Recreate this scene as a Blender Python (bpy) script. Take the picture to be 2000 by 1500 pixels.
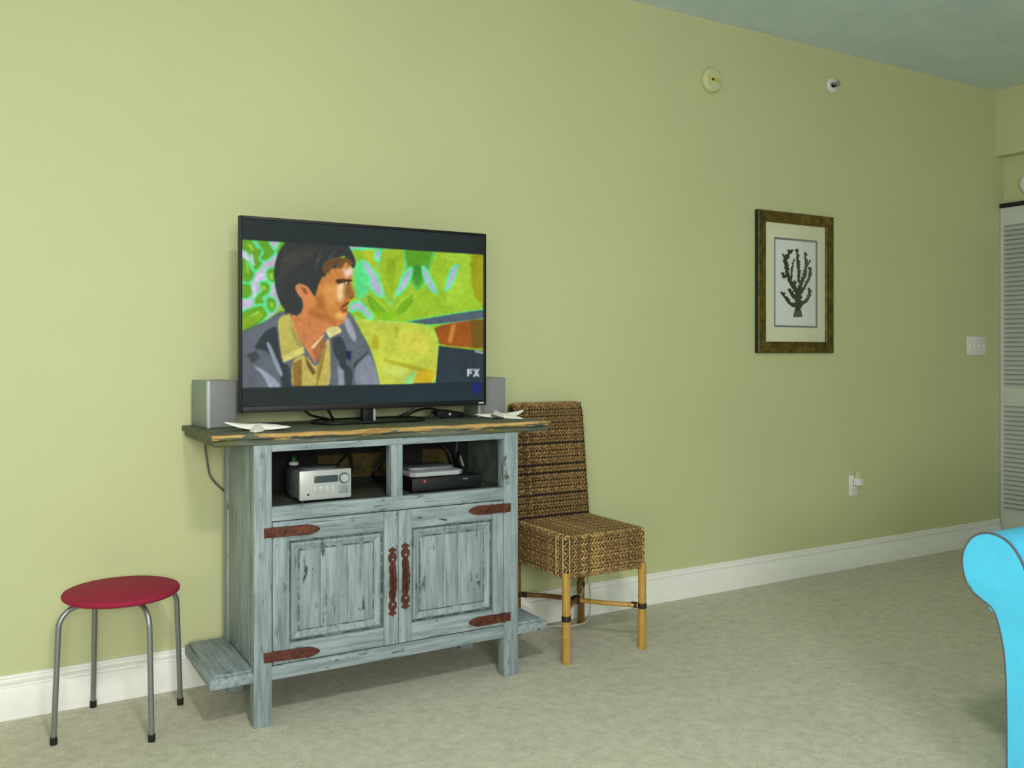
import bpy, bmesh, math, random
import numpy as np
from mathutils import Vector, Matrix

for o in list(bpy.data.objects):
    bpy.data.objects.remove(o, do_unlink=True)
sc = bpy.context.scene
COL = sc.collection
random.seed(7)
PI = math.pi

# ------------------------------------------------------------------ camera, world, lights, exposure
# x runs along the television wall, y towards it, z up (metres)
cam_data = bpy.data.cameras.new('camera')
cam_data.sensor_width = 36.0
cam_data.lens = 31.79
cam_data.shift_y = -0.0305
cam_data.clip_start = 0.05
cam = bpy.data.objects.new('camera', cam_data)
cam.location = (0, 0, 1.18)
cam.rotation_euler = (PI / 2, 0, math.radians(-30.484))
COL.objects.link(cam)
sc.camera = cam

EXPOSURE = 0.24
sc.view_settings.view_transform = 'Standard'
sc.view_settings.look = 'None'
sc.view_settings.gamma = 1.0
sc.view_settings.use_curve_mapping = False
sc.view_settings.exposure = EXPOSURE

world = bpy.data.worlds.new('world')
sc.world = world
world.use_nodes = True
bg = world.node_tree.nodes['Background']
bg.inputs['Color'].default_value = (0.72, 0.86, 1.0, 1)
bg.inputs['Strength'].default_value = 1.0

def area_light(name, loc, rot, sx, sy, watts, color):
    l = bpy.data.lights.new(name, 'AREA')
    l.shape = 'RECTANGLE'; l.size = sx; l.size_y = sy
    l.energy = watts; l.color = color
    o = bpy.data.objects.new(name, l)
    o.location = loc; o.rotation_euler = rot
    COL.objects.link(o)
    return o
# daylight entering through the sliding glass door of the left wall and the window behind the camera
area_light('daylight_sliding_door', (-1.92, -1.65, 1.30), (0, -PI / 2, 0), 2.1, 1.9, 54, (0.97, 1.0, 0.98))
area_light('daylight_rear_window', (-0.35, -2.87, 1.80), (PI / 2, 0, 0), 1.15, 1.1, 112, (1.0, 0.985, 0.96))

# ------------------------------------------------------------------ helpers
def S(r, g, b):
    def f(c):
        c /= 255.0
        return c / 12.92 if c <= 0.04045 else ((c + 0.055) / 1.055) ** 2.4
    return (f(r), f(g), f(b), 1.0)

def world_loc(o):
    v = Vector((0, 0, 0))
    while o:
        v = v + o.location; o = o.parent
    return v

def tag(o, label=None, cat=None, group=None, kind=None):
    if label: o['label'] = label
    if cat: o['category'] = cat
    if group: o['group'] = group
    if kind: o['kind'] = kind
    return o

def thing(name, loc, label, cat, group=None):
    o = bpy.data.objects.new(name, None)
    o.empty_display_size = 0.05
    o.location = loc
    COL.objects.link(o)
    return tag(o, label, cat, group)

def finish(me, mat, angle=35):
    me.materials.append(mat)
    me.polygons.foreach_set('use_smooth', [True] * len(me.polygons))
    me.set_sharp_from_angle(angle=math.radians(angle))

def obj(name, bm, mat, parent=None, angle=35):
    """link a bmesh given in world coordinates as one object"""
    me = bpy.data.meshes.new(name)
    bmesh.ops.recalc_face_normals(bm, faces=bm.faces)
    if parent is not None:
        org = world_loc(parent)
        loc = Vector((0, 0, 0))
    else:
        lo = [min(v.co[i] for v in bm.verts) for i in range(3)]
        hi = [max(v.co[i] for v in bm.verts) for i in range(3)]
        org = Vector(((lo[0] + hi[0]) / 2, (lo[1] + hi[1]) / 2, lo[2]))
        loc = org
    bmesh.ops.translate(bm, verts=bm.verts, vec=-org)
    bm.to_mesh(me); bm.free()
    finish(me, mat, angle)
    o = bpy.data.objects.new(name, me)
    o.location = loc
    COL.objects.link(o)
    if parent is not None: o.parent = parent
    return o

def struct(name, bm, mat):
    return tag(obj(name, bm, mat), kind='structure')

def box(bm, x0, x1, y0, y1, z0, z1, bev=0.0, seg=2):
    vs = [bm.verts.new(p) for p in ((x0,y0,z0),(x1,y0,z0),(x1,y1,z0),(x0,y1,z0),(x0,y0,z1),(x1,y0,z1),(x1,y1,z1),(x0,y1,z1))]
    fs = [bm.faces.new([vs[i] for i in q]) for q in ((0,3,2,1),(4,5,6,7),(0,1,5,4),(1,2,6,5),(2,3,7,6),(3,0,4,7))]
    if bev > 0:
        es = list({e for f in fs for e in f.edges})
        bmesh.ops.bevel(bm, geom=es, offset=bev, segments=seg, affect='EDGES', profile=0.5)
    return bm

def B(*a, **k):
    return box(bmesh.new(), *a, **k)

def frame_of(t):
    t = t.normalized()
    up = Vector((0, 0, 1)) if abs(t.z) < 0.9 else Vector((1, 0, 0))
    a = t.cross(up).normalized(); b = a.cross(t).normalized()
    return a, b

def tube(bm, pts, r, seg=10, cap=True, closed=False):
    pts = [Vector(p) for p in pts]; n = len(pts)
    rs = r if isinstance(r, (list, tuple)) else [r] * n
    rings = []; prev = None
    for i, p in enumerate(pts):
        if closed: t = pts[(i + 1) % n] - pts[i - 1]
        else: t = pts[min(i + 1, n - 1)] - pts[max(i - 1, 0)]
        t.normalize()
        if prev is None: a, b = frame_of(t)
        else:
            a = prev - t * prev.dot(t)
            a = a.normalized() if a.length > 1e-6 else frame_of(t)[0]
            b = a.cross(t).normalized()
        prev = a
        rings.append([bm.verts.new(p + (a * math.cos(2*PI*k/seg) + b * math.sin(2*PI*k/seg)) * rs[i]) for k in range(seg)])
    m = n if closed else n - 1
    for i in range(m):
        A_, B_ = rings[i], rings[(i + 1) % n]
        for k in range(seg):
            bm.faces.new((A_[k], A_[(k+1) % seg], B_[(k+1) % seg], B_[k]))
    if cap and not closed:
        bm.faces.new(rings[0][::-1]); bm.faces.new(rings[-1])
    return bm

def T(*a, **k):
    return tube(bmesh.new(), *a, **k)

def spline(pts, n=8):
    P = [Vector(p) for p in pts]; out = []
    for i in range(len(P) - 1):
        p0 = P[max(i-1, 0)]; p1 = P[i]; p2 = P[i+1]; p3 = P[min(i+2, len(P)-1)]
        for k in range(n):
            t = k / n
            out.append(0.5 * ((2*p1) + (p2-p0)*t + (2*p0-5*p1+4*p2-p3)*t*t + (3*p1-p0-3*p2+p3)*t**3))
    out.append(P[-1]); return out

def lathe(bm, prof, c, axis='z', seg=32):
    """prof: list of (radius, height along axis)"""
    c = Vector(c); rings = []
    def pt(r, h, a):
        u, v = r*math.cos(a), r*math.sin(a)
        return c + (Vector((u, v, h)) if axis == 'z' else Vector((u, h, v)) if axis == 'y' else Vector((h, u, v)))
    for r, h in prof:
        if r < 1e-6: rings.append([bm.verts.new(pt(0, h, 0))])
        else: rings.append([bm.verts.new(pt(r, h, 2*PI*k/seg)) for k in range(seg)])
    for A_, B_ in zip(rings, rings[1:]):
        if len(A_) == 1 and len(B_) == 1: continue
        for k in range(seg):
            k2 = (k+1) % seg
            if len(A_) == 1: bm.faces.new((A_[0], B_[k], B_[k2]))
            elif len(B_) == 1: bm.faces.new((A_[k], A_[k2], B_[0]))
            else: bm.faces.new((A_[k], A_[k2], B_[k2], B_[k]))
    for R in (rings[0], rings[-1]):
        if len(R) > 2: bm.faces.new(R)
    return bm

def prism(bm, poly, axis, a, b, bev=0.0):
    """poly in the plane across axis: 'y' -> (x,z), 'x' -> (y,z), 'z' -> (x,y)"""
    def pt(p, h):
        return (p[0], h, p[1]) if axis == 'y' else (h, p[0], p[1]) if axis == 'x' else (p[0], p[1], h)
    A_ = [bm.verts.new(pt(p, a)) for p in poly]; B_ = [bm.verts.new(pt(p, b)) for p in poly]
    n = len(poly)
    f1 = bm.faces.new(A_); f2 = bm.faces.new(B_[::-1])
    for k in range(n): bm.faces.new((A_[k], A_[(k+1) % n], B_[(k+1) % n], B_[k]))
    if bev > 0:
        bmesh.ops.bevel(bm, geom=list(f1.edges) + list(f2.edges), offset=bev, segments=2, affect='EDGES', profile=0.5)
    return bm

def lumps(bm, items, seg=6):
    """many small ellipsoids: (centre, axis a, axis b, axis c) with half-lengths in the vectors"""
    for c, a, b, d in items:
        p0 = bm.verts.new(c - a); p1 = bm.verts.new(c + a); R = []
        for s in (-0.55, 0.55):
            w = math.sqrt(1 - s*s)
            R.append([bm.verts.new(c + a*s + (b*math.cos(2*PI*k/seg) + d*math.sin(2*PI*k/seg))*w) for k in range(seg)])
        for k in range(seg):
            k2 = (k+1) % seg
            bm.faces.new((p0, R[0][k2], R[0][k])); bm.faces.new((R[0][k], R[0][k2], R[1][k2], R[1][k])); bm.faces.new((p1, R[1][k], R[1][k2]))
    return bm

# ------------------------------------------------------------------ materials
class NT:
    def __init__(s, name):
        s.m = bpy.data.materials.new(name); s.m.use_nodes = True
        s.t = s.m.node_tree; s.p = s.t.nodes['Principled BSDF']
    def n(s, typ, **kw):
        nd = s.t.nodes.new(typ)
        for k, v in kw.items():
            if k in nd.inputs: nd.inputs[k].default_value = v
            else: setattr(nd, k, v)
        return nd
    def l(s, a, b): s.t.links.new(a, b)
    def coords(s, scale=(1, 1, 1), kind='Object'):
        tc = s.n('ShaderNodeTexCoord'); mp = s.n('ShaderNodeMapping')
        mp.inputs['Scale'].default_value = scale
        s.l(tc.outputs[kind], mp.inputs['Vector']); return mp.outputs['Vector']
    def noise(s, vec, scale=5, detail=4, rough=0.55):
        nd = s.n('ShaderNodeTexNoise'); nd.inputs['Scale'].default_value = scale
        nd.inputs['Detail'].default_value = detail; nd.inputs['Roughness'].default_value = rough
        if vec is not None: s.l(vec, nd.inputs['Vector'])
        return nd.outputs['Fac']
    def ramp(s, fac, stops, interp='LINEAR'):
        r = s.n('ShaderNodeValToRGB'); r.color_ramp.interpolation = interp
        e = r.color_ramp.elements
        while len(e) < len(stops): e.new(0.5)
        for el, (p, c) in zip(e, stops): el.position = p; el.color = c
        s.l(fac, r.inputs['Fac']); return r.outputs['Color']
    def mix(s, fac, a, b, mode='MIX'):
        m = s.n('ShaderNodeMix'); m.data_type = 'RGBA'; m.blend_type = mode
        for sock, v in ((m.inputs[0], fac), (m.inputs[6], a), (m.inputs[7], b)):
            if hasattr(v, 'is_output'): s.l(v, sock)
            else: sock.default_value = v
        return m.outputs[2]
    def bump(s, h, strength=0.2, dist=0.002):
        b = s.n('ShaderNodeBump'); b.inputs['Strength'].default_value = strength; b.inputs['Distance'].default_value = dist
        s.l(h, b.inputs['Height']); s.l(b.outputs['Normal'], s.p.inputs['Normal'])
    def set(s, **kw):
        for k, v in kw.items(): s.p.inputs[k.replace('_', ' ')].default_value = v
        return s

W1 = (1, 1, 1, 1); K0 = (0, 0, 0, 1)

def flat(name, col, rough=0.5, metal=0.0, var=0.06, vs=30, bump=0.0, bs=200):
    t = NT(name); v = t.coords()
    dark = tuple(c * (1 - var) for c in col[:3]) + (1,); lite = tuple(min(1, c * (1 + var)) for c in col[:3]) + (1,)
    t.l(t.ramp(t.noise(v, vs), [(0.3, dark), (0.7, lite)]), t.p.inputs['Base Color'])
    t.set(Roughness=rough, Metallic=metal)
    if bump: t.bump(t.noise(v, bs, 3), bump)
    return t.m

def wall_paint(name, col, bump=0.12):
    t = NT(name); v = t.coords()
    a = tuple(c * 0.975 for c in col[:3]) + (1,); b = tuple(c * 1.02 for c in col[:3]) + (1,)
    t.l(t.ramp(t.noise(v, 1.7, 3), [(0.3, a), (0.7, b)]), t.p.inputs['Base Color'])
    t.set(Roughness=0.6); t.bump(t.noise(v, 130, 4), bump, 0.001)
    return t.m

def carpet():
    t = NT('carpet'); v = t.coords()
    big = t.noise(v, 2.2, 5, 0.6); mid = t.noise(v, 26, 5, 0.65); fine = t.noise(v, 230, 3, 0.7)
    c = t.ramp(big, [(0.3, S(212, 208, 184)), (0.7, S(228, 223, 200))])
    c = t.mix(0.55, c, t.ramp(mid, [(0.30, S(172, 167, 140)), (0.72, S(244, 240, 220))]))
    c = t.mix(0.30, c, t.ramp(fine, [(0.32, S(132, 126, 102)), (0.68, S(250, 246, 228))]))
    t.l(c, t.p.inputs['Base Color']); t.set(Roughness=0.95)
    t.p.inputs['Sheen Weight'].default_value = 0.15
    h = t.mix(0.5, mid, fine); t.bump(h, 0.9, 0.010)
    return t.m

def ceiling_mat():
    t = NT('ceiling_texture'); v = t.coords()
    t.l(t.ramp(t.noise(v, 3, 3), [(0.3, S(208, 226, 232)), (0.7, S(222, 238, 244))]), t.p.inputs['Base Color'])
    t.set(Roughness=0.85); t.bump(t.ramp(t.noise(v, 38, 5, 0.6), [(0.45, K0), (0.6, W1)]), 0.3, 0.004)
    return t.m

def distressed(name, grain):
    """blue grey chalky paint worn through to dark wood along the grain"""
    t = NT(name); v = t.coords(); s = [70, 70, 70]; s[grain] = 5
    g = t.coords(tuple(s)); s2 = [34, 34, 34]; s2[grain] = 9; g2 = t.coords(tuple(s2))
    base = t.ramp(t.noise(v, 7, 5), [(0.3, S(128, 142, 147)), (0.7, S(156, 169, 174))])
    base = t.mix(0.55, base, t.ramp(t.noise(g, 1.0, 5, 0.6), [(0.32, S(92, 105, 109)), (0.62, S(168, 181, 186))]))
    streak = t.ramp(t.noise(g, 1.3, 6, 0.62), [(0.61, K0), (0.68, W1)])
    chip = t.ramp(t.noise(g2, 1.0, 6, 0.7), [(0.60, K0), (0.64, W1)])
    area = t.ramp(t.noise(v, 5.5, 3), [(0.36, K0), (0.58, W1)])
    s3 = [150, 150, 150]; s3[grain] = 55
    speck = t.ramp(t.noise(t.coords(tuple(s3)), 1.0, 4, 0.6), [(0.66, K0), (0.71, W1)])
    s4 = [120, 120, 120]; s4[grain] = 3.5
    hair = t.ramp(t.noise(t.coords(tuple(s4)), 1.0, 5, 0.6), [(0.66, K0), (0.72, (.7, .7, .7, 1))])
    m = t.mix(1.0, t.mix(1.0, streak, chip, 'LIGHTEN'), area, 'MULTIPLY')
    m = t.mix(1.0, m, t.mix(1.0, speck, t.ramp(t.noise(v, 9, 3), [(0.40, K0), (0.55, W1)]), 'MULTIPLY'), 'LIGHTEN')
    m = t.mix(1.0, m, hair, 'LIGHTEN')
    c = t.mix(m, base, t.ramp(t.noise(v, 60), [(0.4, S(38, 46, 42)), (0.6, S(84, 92, 80))]))
    t.l(c, t.p.inputs['Base Color']); t.set(Roughness=0.62)
    t.bump(t.noise(g, 1.0, 5), 0.25, 0.002)
    return t.m

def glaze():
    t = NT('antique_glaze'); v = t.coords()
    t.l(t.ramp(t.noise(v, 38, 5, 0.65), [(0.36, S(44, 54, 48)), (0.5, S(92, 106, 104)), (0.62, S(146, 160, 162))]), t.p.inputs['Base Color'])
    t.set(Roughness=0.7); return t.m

def top_wood():
    t = NT('worn_green_wood'); v = t.coords(); g = t.coords((4, 60, 60))
    base = t.ramp(t.noise(g, 1.0, 6, 0.6), [(0.28, S(44, 48, 36)), (0.5, S(84, 92, 80)), (0.75, S(122, 128, 112))])
    base = t.mix(t.ramp(t.noise(v, 5, 3), [(0.45, K0), (0.7, W1)]), base, S(82, 84, 40))
    tan = t.ramp(t.noise(g, 1.6, 5, 0.6), [(0.3, S(116, 84, 40)), (0.48, S(186, 146, 84)), (0.75, S(216, 182, 120))])
    sx = t.n('ShaderNodeSeparateXYZ'); tc = t.n('ShaderNodeTexCoord'); t.l(tc.outputs['Object'], sx.inputs[0])
    # bare wood along the rubbed front arris; object origin lies at the cabinet base
    mr = t.n('ShaderNodeMapRange'); mr.inputs['From Min'].default_value = TOP_FRONT + 0.030; mr.inputs['From Max'].default_value = TOP_FRONT - 0.004
    t.l(sx.outputs['Y'], mr.inputs['Value'])
    mz = t.n('ShaderNodeMapRange'); mz.inputs['From Min'].default_value = 0.896; mz.inputs['From Max'].default_value = 0.924
    t.l(sx.outputs['Z'], mz.inputs['Value'])
    e = t.n('ShaderNodeMath', operation='MULTIPLY'); t.l(mr.outputs[0], e.inputs[0]); t.l(mz.outputs[0], e.inputs[1])
    a = t.n('ShaderNodeMath', operation='ADD'); t.l(e.outputs[0], a.inputs[0])
    nn = t.n('ShaderNodeMath', operation='MULTIPLY_ADD'); nn.inputs[1].default_value = 2.6; nn.inputs[2].default_value = -1.28
    t.l(t.noise(t.coords((11, 60, 90)), 1.0, 7, 0.68), nn.inputs[0]); t.l(nn.outputs[0], a.inputs[1])
    c = t.mix(t.ramp(a.outputs[0], [(0.44, K0), (0.60, W1)]), base, tan)
    t.l(c, t.p.inputs['Base Color']); t.set(Roughness=0.6); t.bump(t.noise(g, 1.0, 6), 0.5, 0.003)
    return t.m

def seagrass():
    t = NT('seagrass'); v = t.coords()
    geo = t.n('ShaderNodeNewGeometry')
    c = t.ramp(geo.outputs['Random Per Island'], [(0.0, S(68, 40, 16)), (0.25, S(116, 78, 36)), (0.62, S(162, 118, 60)), (1.0, S(214, 176, 108))])
    c = t.mix(t.ramp(t.noise(t.coords((9, 9, 26)), 1.0, 4), [(0.40, K0), (0.72, W1)]), c, S(100, 66, 30))
    oi = t.n('ShaderNodeObjectInfo')
    c = t.mix(t.ramp(oi.outputs['Random'], [(0.45, K0), (1.0, (.55, .55, .55, 1))]), c, S(88, 56, 26))
    c = t.mix(0.35, c, t.ramp(t.noise(v, 160, 3), [(0.35, S(70, 46, 18)), (0.65, S(214, 186, 126))]))
    t.l(c, t.p.inputs['Base Color']); t.set(Roughness=0.65); t.bump(t.noise(v, 300, 2), 0.4, 0.001)
    return t.m

def bamboo(name, a, b):
    t = NT(name); g = t.coords((60, 60, 5))
    t.l(t.ramp(t.noise(g, 1.0, 4), [(0.3, a), (0.7, b)]), t.p.inputs['Base Color'])
    t.set(Roughness=0.35); return t.m

def rust():
    t = NT('rusty_iron'); v = t.coords()
    t.l(t.ramp(t.noise(v, 45, 5, 0.65), [(0.3, S(52, 26, 18)), (0.55, S(98, 50, 36)), (0.75, S(124, 72, 44))]), t.p.inputs['Base Color'])
    t.set(Roughness=0.6, Metallic=0.25); t.bump(t.noise(v, 120), 0.4, 0.001); return t.m

def frame_gilt():
    t = NT('dark_gilt_frame'); v = t.coords()
    c = t.ramp(t.noise(v, 26, 6, 0.65), [(0.30, S(36, 28, 8)), (0.5, S(86, 70, 20)), (0.72, S(124, 102, 34))])
    t.l(c, t.p.inputs['Base Color']); t.set(Roughness=0.4, Metallic=0.15); t.bump(t.noise(v, 60, 5), 0.4, 0.002); return t.m

def glass_mat(name, tint=(1, 1, 1, 1), gloss=0.06):
    t = NT(name); t.t.nodes.remove(t.p)
    tr = t.n('ShaderNodeBsdfTransparent'); tr.inputs['Color'].default_value = tint
    gl = t.n('ShaderNodeBsdfGlossy'); gl.inputs['Roughness'].default_value = 0.03
    fr = t.n('ShaderNodeLayerWeight'); fr.inputs['Blend'].default_value = 0.25
    mm = t.n('ShaderNodeMath', operation='MULTIPLY_ADD'); mm.inputs[1].default_value = 0.25; mm.inputs[2].default_value = gloss
    t.l(fr.outputs['Fresnel'], mm.inputs[0])
    mx = t.n('ShaderNodeMixShader'); t.l(mm.outputs[0], mx.inputs[0]); t.l(tr.outputs[0], mx.inputs[1]); t.l(gl.outputs[0], mx.inputs[2])
    t.l(mx.outputs[0], t.t.nodes['Material Output'].inputs['Surface']); return t.m

def screen_mat():
    t = NT('screen_picture'); at = t.n('ShaderNodeAttribute'); at.attribute_name = 'Col'
    t.set(Base_Color=(0.01, 0.012, 0.014, 1), Roughness=0.18)
    t.l(at.outputs['Color'], t.p.inputs['Emission Color']); t.p.inputs['Emission Strength'].default_value = 2 ** -EXPOSURE
    return t.m

TOP_FRONT = 2.842 - 3.05      # front arris of the table top in the cabinet's own coordinates
M = dict(
    wall=wall_paint('green_wall_paint', S(202, 205, 157)),
    white_wall=wall_paint('pale_wall_paint', S(190, 188, 154)),
    trim=flat('white_trim_paint', S(246, 245, 240), 0.4, var=0.02),
    carpet=carpet(), ceiling=ceiling_mat(),
    paint_v=distressed('worn_paint_upright_grain', 2), paint_h=distressed('worn_paint_level_grain', 0), paint_d=distressed('worn_paint_depth_grain', 1),
    glaze=glaze(),
    top=top_wood(), rust=rust(), grass=seagrass(),
    grass_core=flat('dark_weave_core', S(30, 18, 8), 0.9),
    bamboo=bamboo('golden_bamboo', S(172, 128, 54), S(206, 166, 84)), bamboo_dark=bamboo('brown_bamboo', S(96, 62, 26), S(140, 98, 46)),
    cord=flat('pale_grass_cord', S(172, 148, 96), 0.6, var=0.2), binding=flat('dark_binding', S(42, 32, 26), 0.6),
    red=flat('crimson_plastic', S(156, 18, 58), 0.8, var=0.04, bump=0.1, bs=400),
    steel=flat('grey_steel_tube', S(150, 154, 156), 0.32, 0.75, var=0.05), rubber=flat('black_rubber', S(16, 16, 18), 0.6),
    black=flat('black_plastic', S(5, 6, 8), 0.55), black_matt=flat('black_matt', S(14, 14, 15), 0.7),
    silver=flat('silver_plastic', S(186, 188, 188), 0.35, 0.25, var=0.03), silver_dark=flat('grey_plastic', S(112, 118, 120), 0.4, 0.2),
    lcd=flat('grey_display', S(60, 72, 74), 0.25), speaker_grey=flat('grey_speaker_cloth', S(134, 136, 136), 0.7, var=0.1, vs=300),
    speaker_side=flat('grey_green_speaker_case', S(132, 146, 140), 0.45), speaker_edge=flat('light_grey_edge', S(196, 198, 198), 0.4),
    star=flat('white_starfish', S(246, 243, 236), 0.7, var=0.03, bump=0.4, bs=500),
    gilt=frame_gilt(), frame_edge=flat('black_frame_edge', S(16, 20, 16), 0.5), mat=flat('cream_mat_board', S(234, 232, 204), 0.8, var=0.02),
    mat_line=flat('blue_grey_bevel', S(118, 128, 138), 0.6), paper=flat('white_print_paper', S(238, 242, 242), 0.8, var=0.02), ink=flat('dark_coral_ink', S(10, 14, 20), 0.9, var=0.5, vs=60), ink2=flat('green_coral_ink', S(70, 76, 52), 0.8, var=0.4, vs=60),
    glass=glass_mat('picture_glass', gloss=0.012), pane=glass_mat('window_pane', gloss=0.03),
    plate=flat('white_plate', S(232, 232, 228), 0.35, var=0.01), cream=flat('cream_cover', S(206, 208, 160), 0.5, var=0.03), cream_band=flat('yellow_band', S(206, 190, 92), 0.5),
    chrome=flat('chrome_fitting', S(190, 196, 196), 0.25, 0.8), dark_hole=flat('dark_opening', S(20, 24, 22), 0.7),
    louver=flat('white_louver_paint', S(214, 218, 212), 0.45, var=0.02),
    leather=flat('turquoise_leather', S(84, 204, 246), 0.42, var=0.07, vs=9, bump=0.15, bs=350), piping=flat('brown_piping', S(88, 92, 100), 0.5),
    led=flat('red_lamp_lens', S(214, 60, 60), 0.4), green_cap=flat('green_cap', S(20, 92, 36), 0.4),
    cable_white=flat('white_cable', S(206, 210, 190), 0.5), cable_black=flat('black_cable', S(14, 14, 15), 0.5), cable_grey=flat('grey_cable', S(96, 96, 84), 0.5),
    smoked=None, screen=screen_mat(), wood_shade=flat('shaded_inner_wood', S(22, 22, 17), 0.85, var=0.2), shelf=flat('worn_shelf_wood', S(60, 66, 50), 0.8, var=0.4, vs=14), shade_board=flat('olive_shade_board', S(74, 62, 20), 0.85, var=0.6, vs=26), lining_shade=flat('grey_green_bay_shade', S(84, 98, 88), 0.8, var=0.35, vs=16), alu=flat('white_window_frame', S(230, 230, 228), 0.4),  # inner wood, lining and olive board colours hold the shade of the bays
)
_t = NT('lit_frosted_glass'); _t.set(Base_Color=S(250, 246, 236), Roughness=0.5); _t.p.inputs['Emission Color'].default_value = (1, .96, .88, 1); _t.p.inputs['Emission Strength'].default_value = 3.0; M['lamp_glass'] = _t.m
_t = NT('smoked_green_glass'); _t.set(Base_Color=S(24, 84, 36), Roughness=0.06, IOR=1.5); M['smoked'] = _t.m

# ------------------------------------------------------------------ the room
WY = 3.335; XL = -1.85; XR = 5.56; YF = -2.8; ZC = 2.815
HX = 5.471; HZ = 2.406
struct('floor', B(XL, XR, YF, WY, -0.05, 0), M['carpet'])
struct('ceiling', B(XL, XR, YF, WY, ZC, ZC + 0.05), M['ceiling'])
struct('wall_back', B(XL, XR, WY, WY + 0.1, 0, ZC), M['wall'])
def wall_with_hole(name, axis, a0, a1, h0, h1, lo, hi, z0, z1, mat):
    """wall slab between a0,a1 (thickness) running lo..hi with one opening h0..h1, z0..z1"""
    bm = bmesh.new()
    for l, h, za, zb in ((lo, h0, 0, ZC), (h1, hi, 0, ZC), (h0, h1, z1, ZC), (h0, h1, 0, z0)):
        if h - l < 1e-4 or zb - za < 1e-4: continue
        if axis == 'x': box(bm, a0, a1, l, h, za, zb)
        else: box(bm, l, h, a0, a1, za, zb)
    return struct(name, bm, mat)
wall_with_hole('wall_left', 'x', XL - 0.1, XL, -2.65, -0.65, YF, WY, 0.04, 2.42, M['white_wall'])
wall_with_hole('wall_front', 'y', YF - 0.1, YF, -0.95, 0.25, XL, XR, 1.2, 2.40, M['white_wall'])
struct('wall_right', B(XR, XR + 0.1, YF, WY, 0, ZC), M['wall'])
struct('wall_header', B(HX, XR, YF, WY, HZ, ZC), M['wall'])

def window(name, axis, a, h0, h1, z0, z1, panes):
    bm = bmesh.new(); w = 0.05
    def bx(l, h, za, zb, t=0.04):
        if axis == 'x': box(bm, a - t, a, l, h, za, zb, 0.004)
        else: box(bm, l, h, a - t, a, za, zb, 0.004)
    bx(h0, h1, z0, z0 + w); bx(h0, h1, z1 - w, z1)
    for k in range(panes + 1):
        c = h0 + (h1 - h0) * k / panes
        l = min(max(c - w / 2, h0), h1 - w)
        bx(l, l + w, z0 + w, z1 - w)
    o = struct(name, bm, M['alu'])
    for k in range(panes):
        l = h0 + (h1 - h0) * k / panes + w; h = h0 + (h1 - h0) * (k + 1) / panes - w
        g = B(a - 0.024, a - 0.018, l - .02, h + .02, z0 + w - .01, z1 - w + .01) if axis == 'x' else B(l - .02, h + .02, a - 0.024, a - 0.018, z0 + w - .01, z1 - w + .01)
        obj('pane', g, M['pane'], o)
window('window_1', 'x', XL - 0.02, -2.65, -0.65, 0.04, 2.42, 2)
window('window_2', 'y', YF - 0.02, -0.95, 0.25, 1.2, 2.40, 2)

# moulded baseboard: one profile swept along the wall
BH = 0.142
prof = [(0, 0), (-.016, 0), (-.016, .096), (-.013, .102), (-.007, .104), (-.006, .110), (-.012, .113), (-.013, .119), (-.006, .122), (-.005, .130), (-.009, .134), (-.007, .140), (-.003, BH), (0, BH)]
def baseboard(name, poly, axis, a, b):
    bm = bmesh.new(); prism(bm, poly, axis, a, b); return struct(name, bm, M['trim'])
baseboard('baseboard_back', [(WY + p[0], p[1]) for p in prof], 'x', XL + .016, 5.5)
baseboard('baseboard_front', [(YF - p[0], p[1]) for p in prof], 'x', XL + .016, XR - .016)
baseboard('baseboard_left', [(XL - p[0], p[1]) for p in prof], 'y', -.60, WY - .016)
baseboard('baseboard_right', [(XR + p[0], p[1]) for p in prof], 'y', YF + .016, 2.7)

# louvred closet door on the right wall
door = struct('door_1', B(5.512, 5.545, 3.315, 3.332, 0.02, 2.085, .002), M['louver'])
DY0, DY1 = 2.80, 3.315
obj('stile', B(5.512, 5.545, DY0 - .04, DY0, 0.02, 2.085, .003), M['louver'], door)
for z0, z1, nm in ((0.02, 0.192, 'bottom_rail'), (0.848, 0.963, 'lock_rail'), (1.974, 2.085, 'top_rail')):
    obj(nm, B(5.512, 5.545, DY0, DY1, z0, z1, .003), M['louver'], door)
slat_me = None
for z0, z1 in ((0.192, 0.848), (0.963, 1.974)):
    n = round((z1 - z0) / 0.0285)
    for k in range(n):
        zc = z0 + (z1 - z0) * (k + 0.5) / n
        if slat_me is None:
            bm = bmesh.new()
            prism(bm, [(-.018, -.014), (-.0145, -.0165), (.018, .0115), (.0145, .014)], 'y', -(DY1 - DY0) / 2, (DY1 - DY0) / 2)
            slat_me = bpy.data.meshes.new('slat'); bmesh.ops.recalc_face_normals(bm, faces=bm.faces); bm.to_mesh(slat_me); bm.free(); finish(slat_me, M['louver'])
        s = bpy.data.objects.new('slat', slat_me)
        s.location = Vector((5.529, (DY0 + DY1) / 2, zc)) - world_loc(door)
        COL.objects.link(s); s.parent = door
obj('track', B(5.505, 5.56, DY0 - .04, 3.333, 2.087, 2.112, .002), M['dark_hole'], door)

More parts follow.
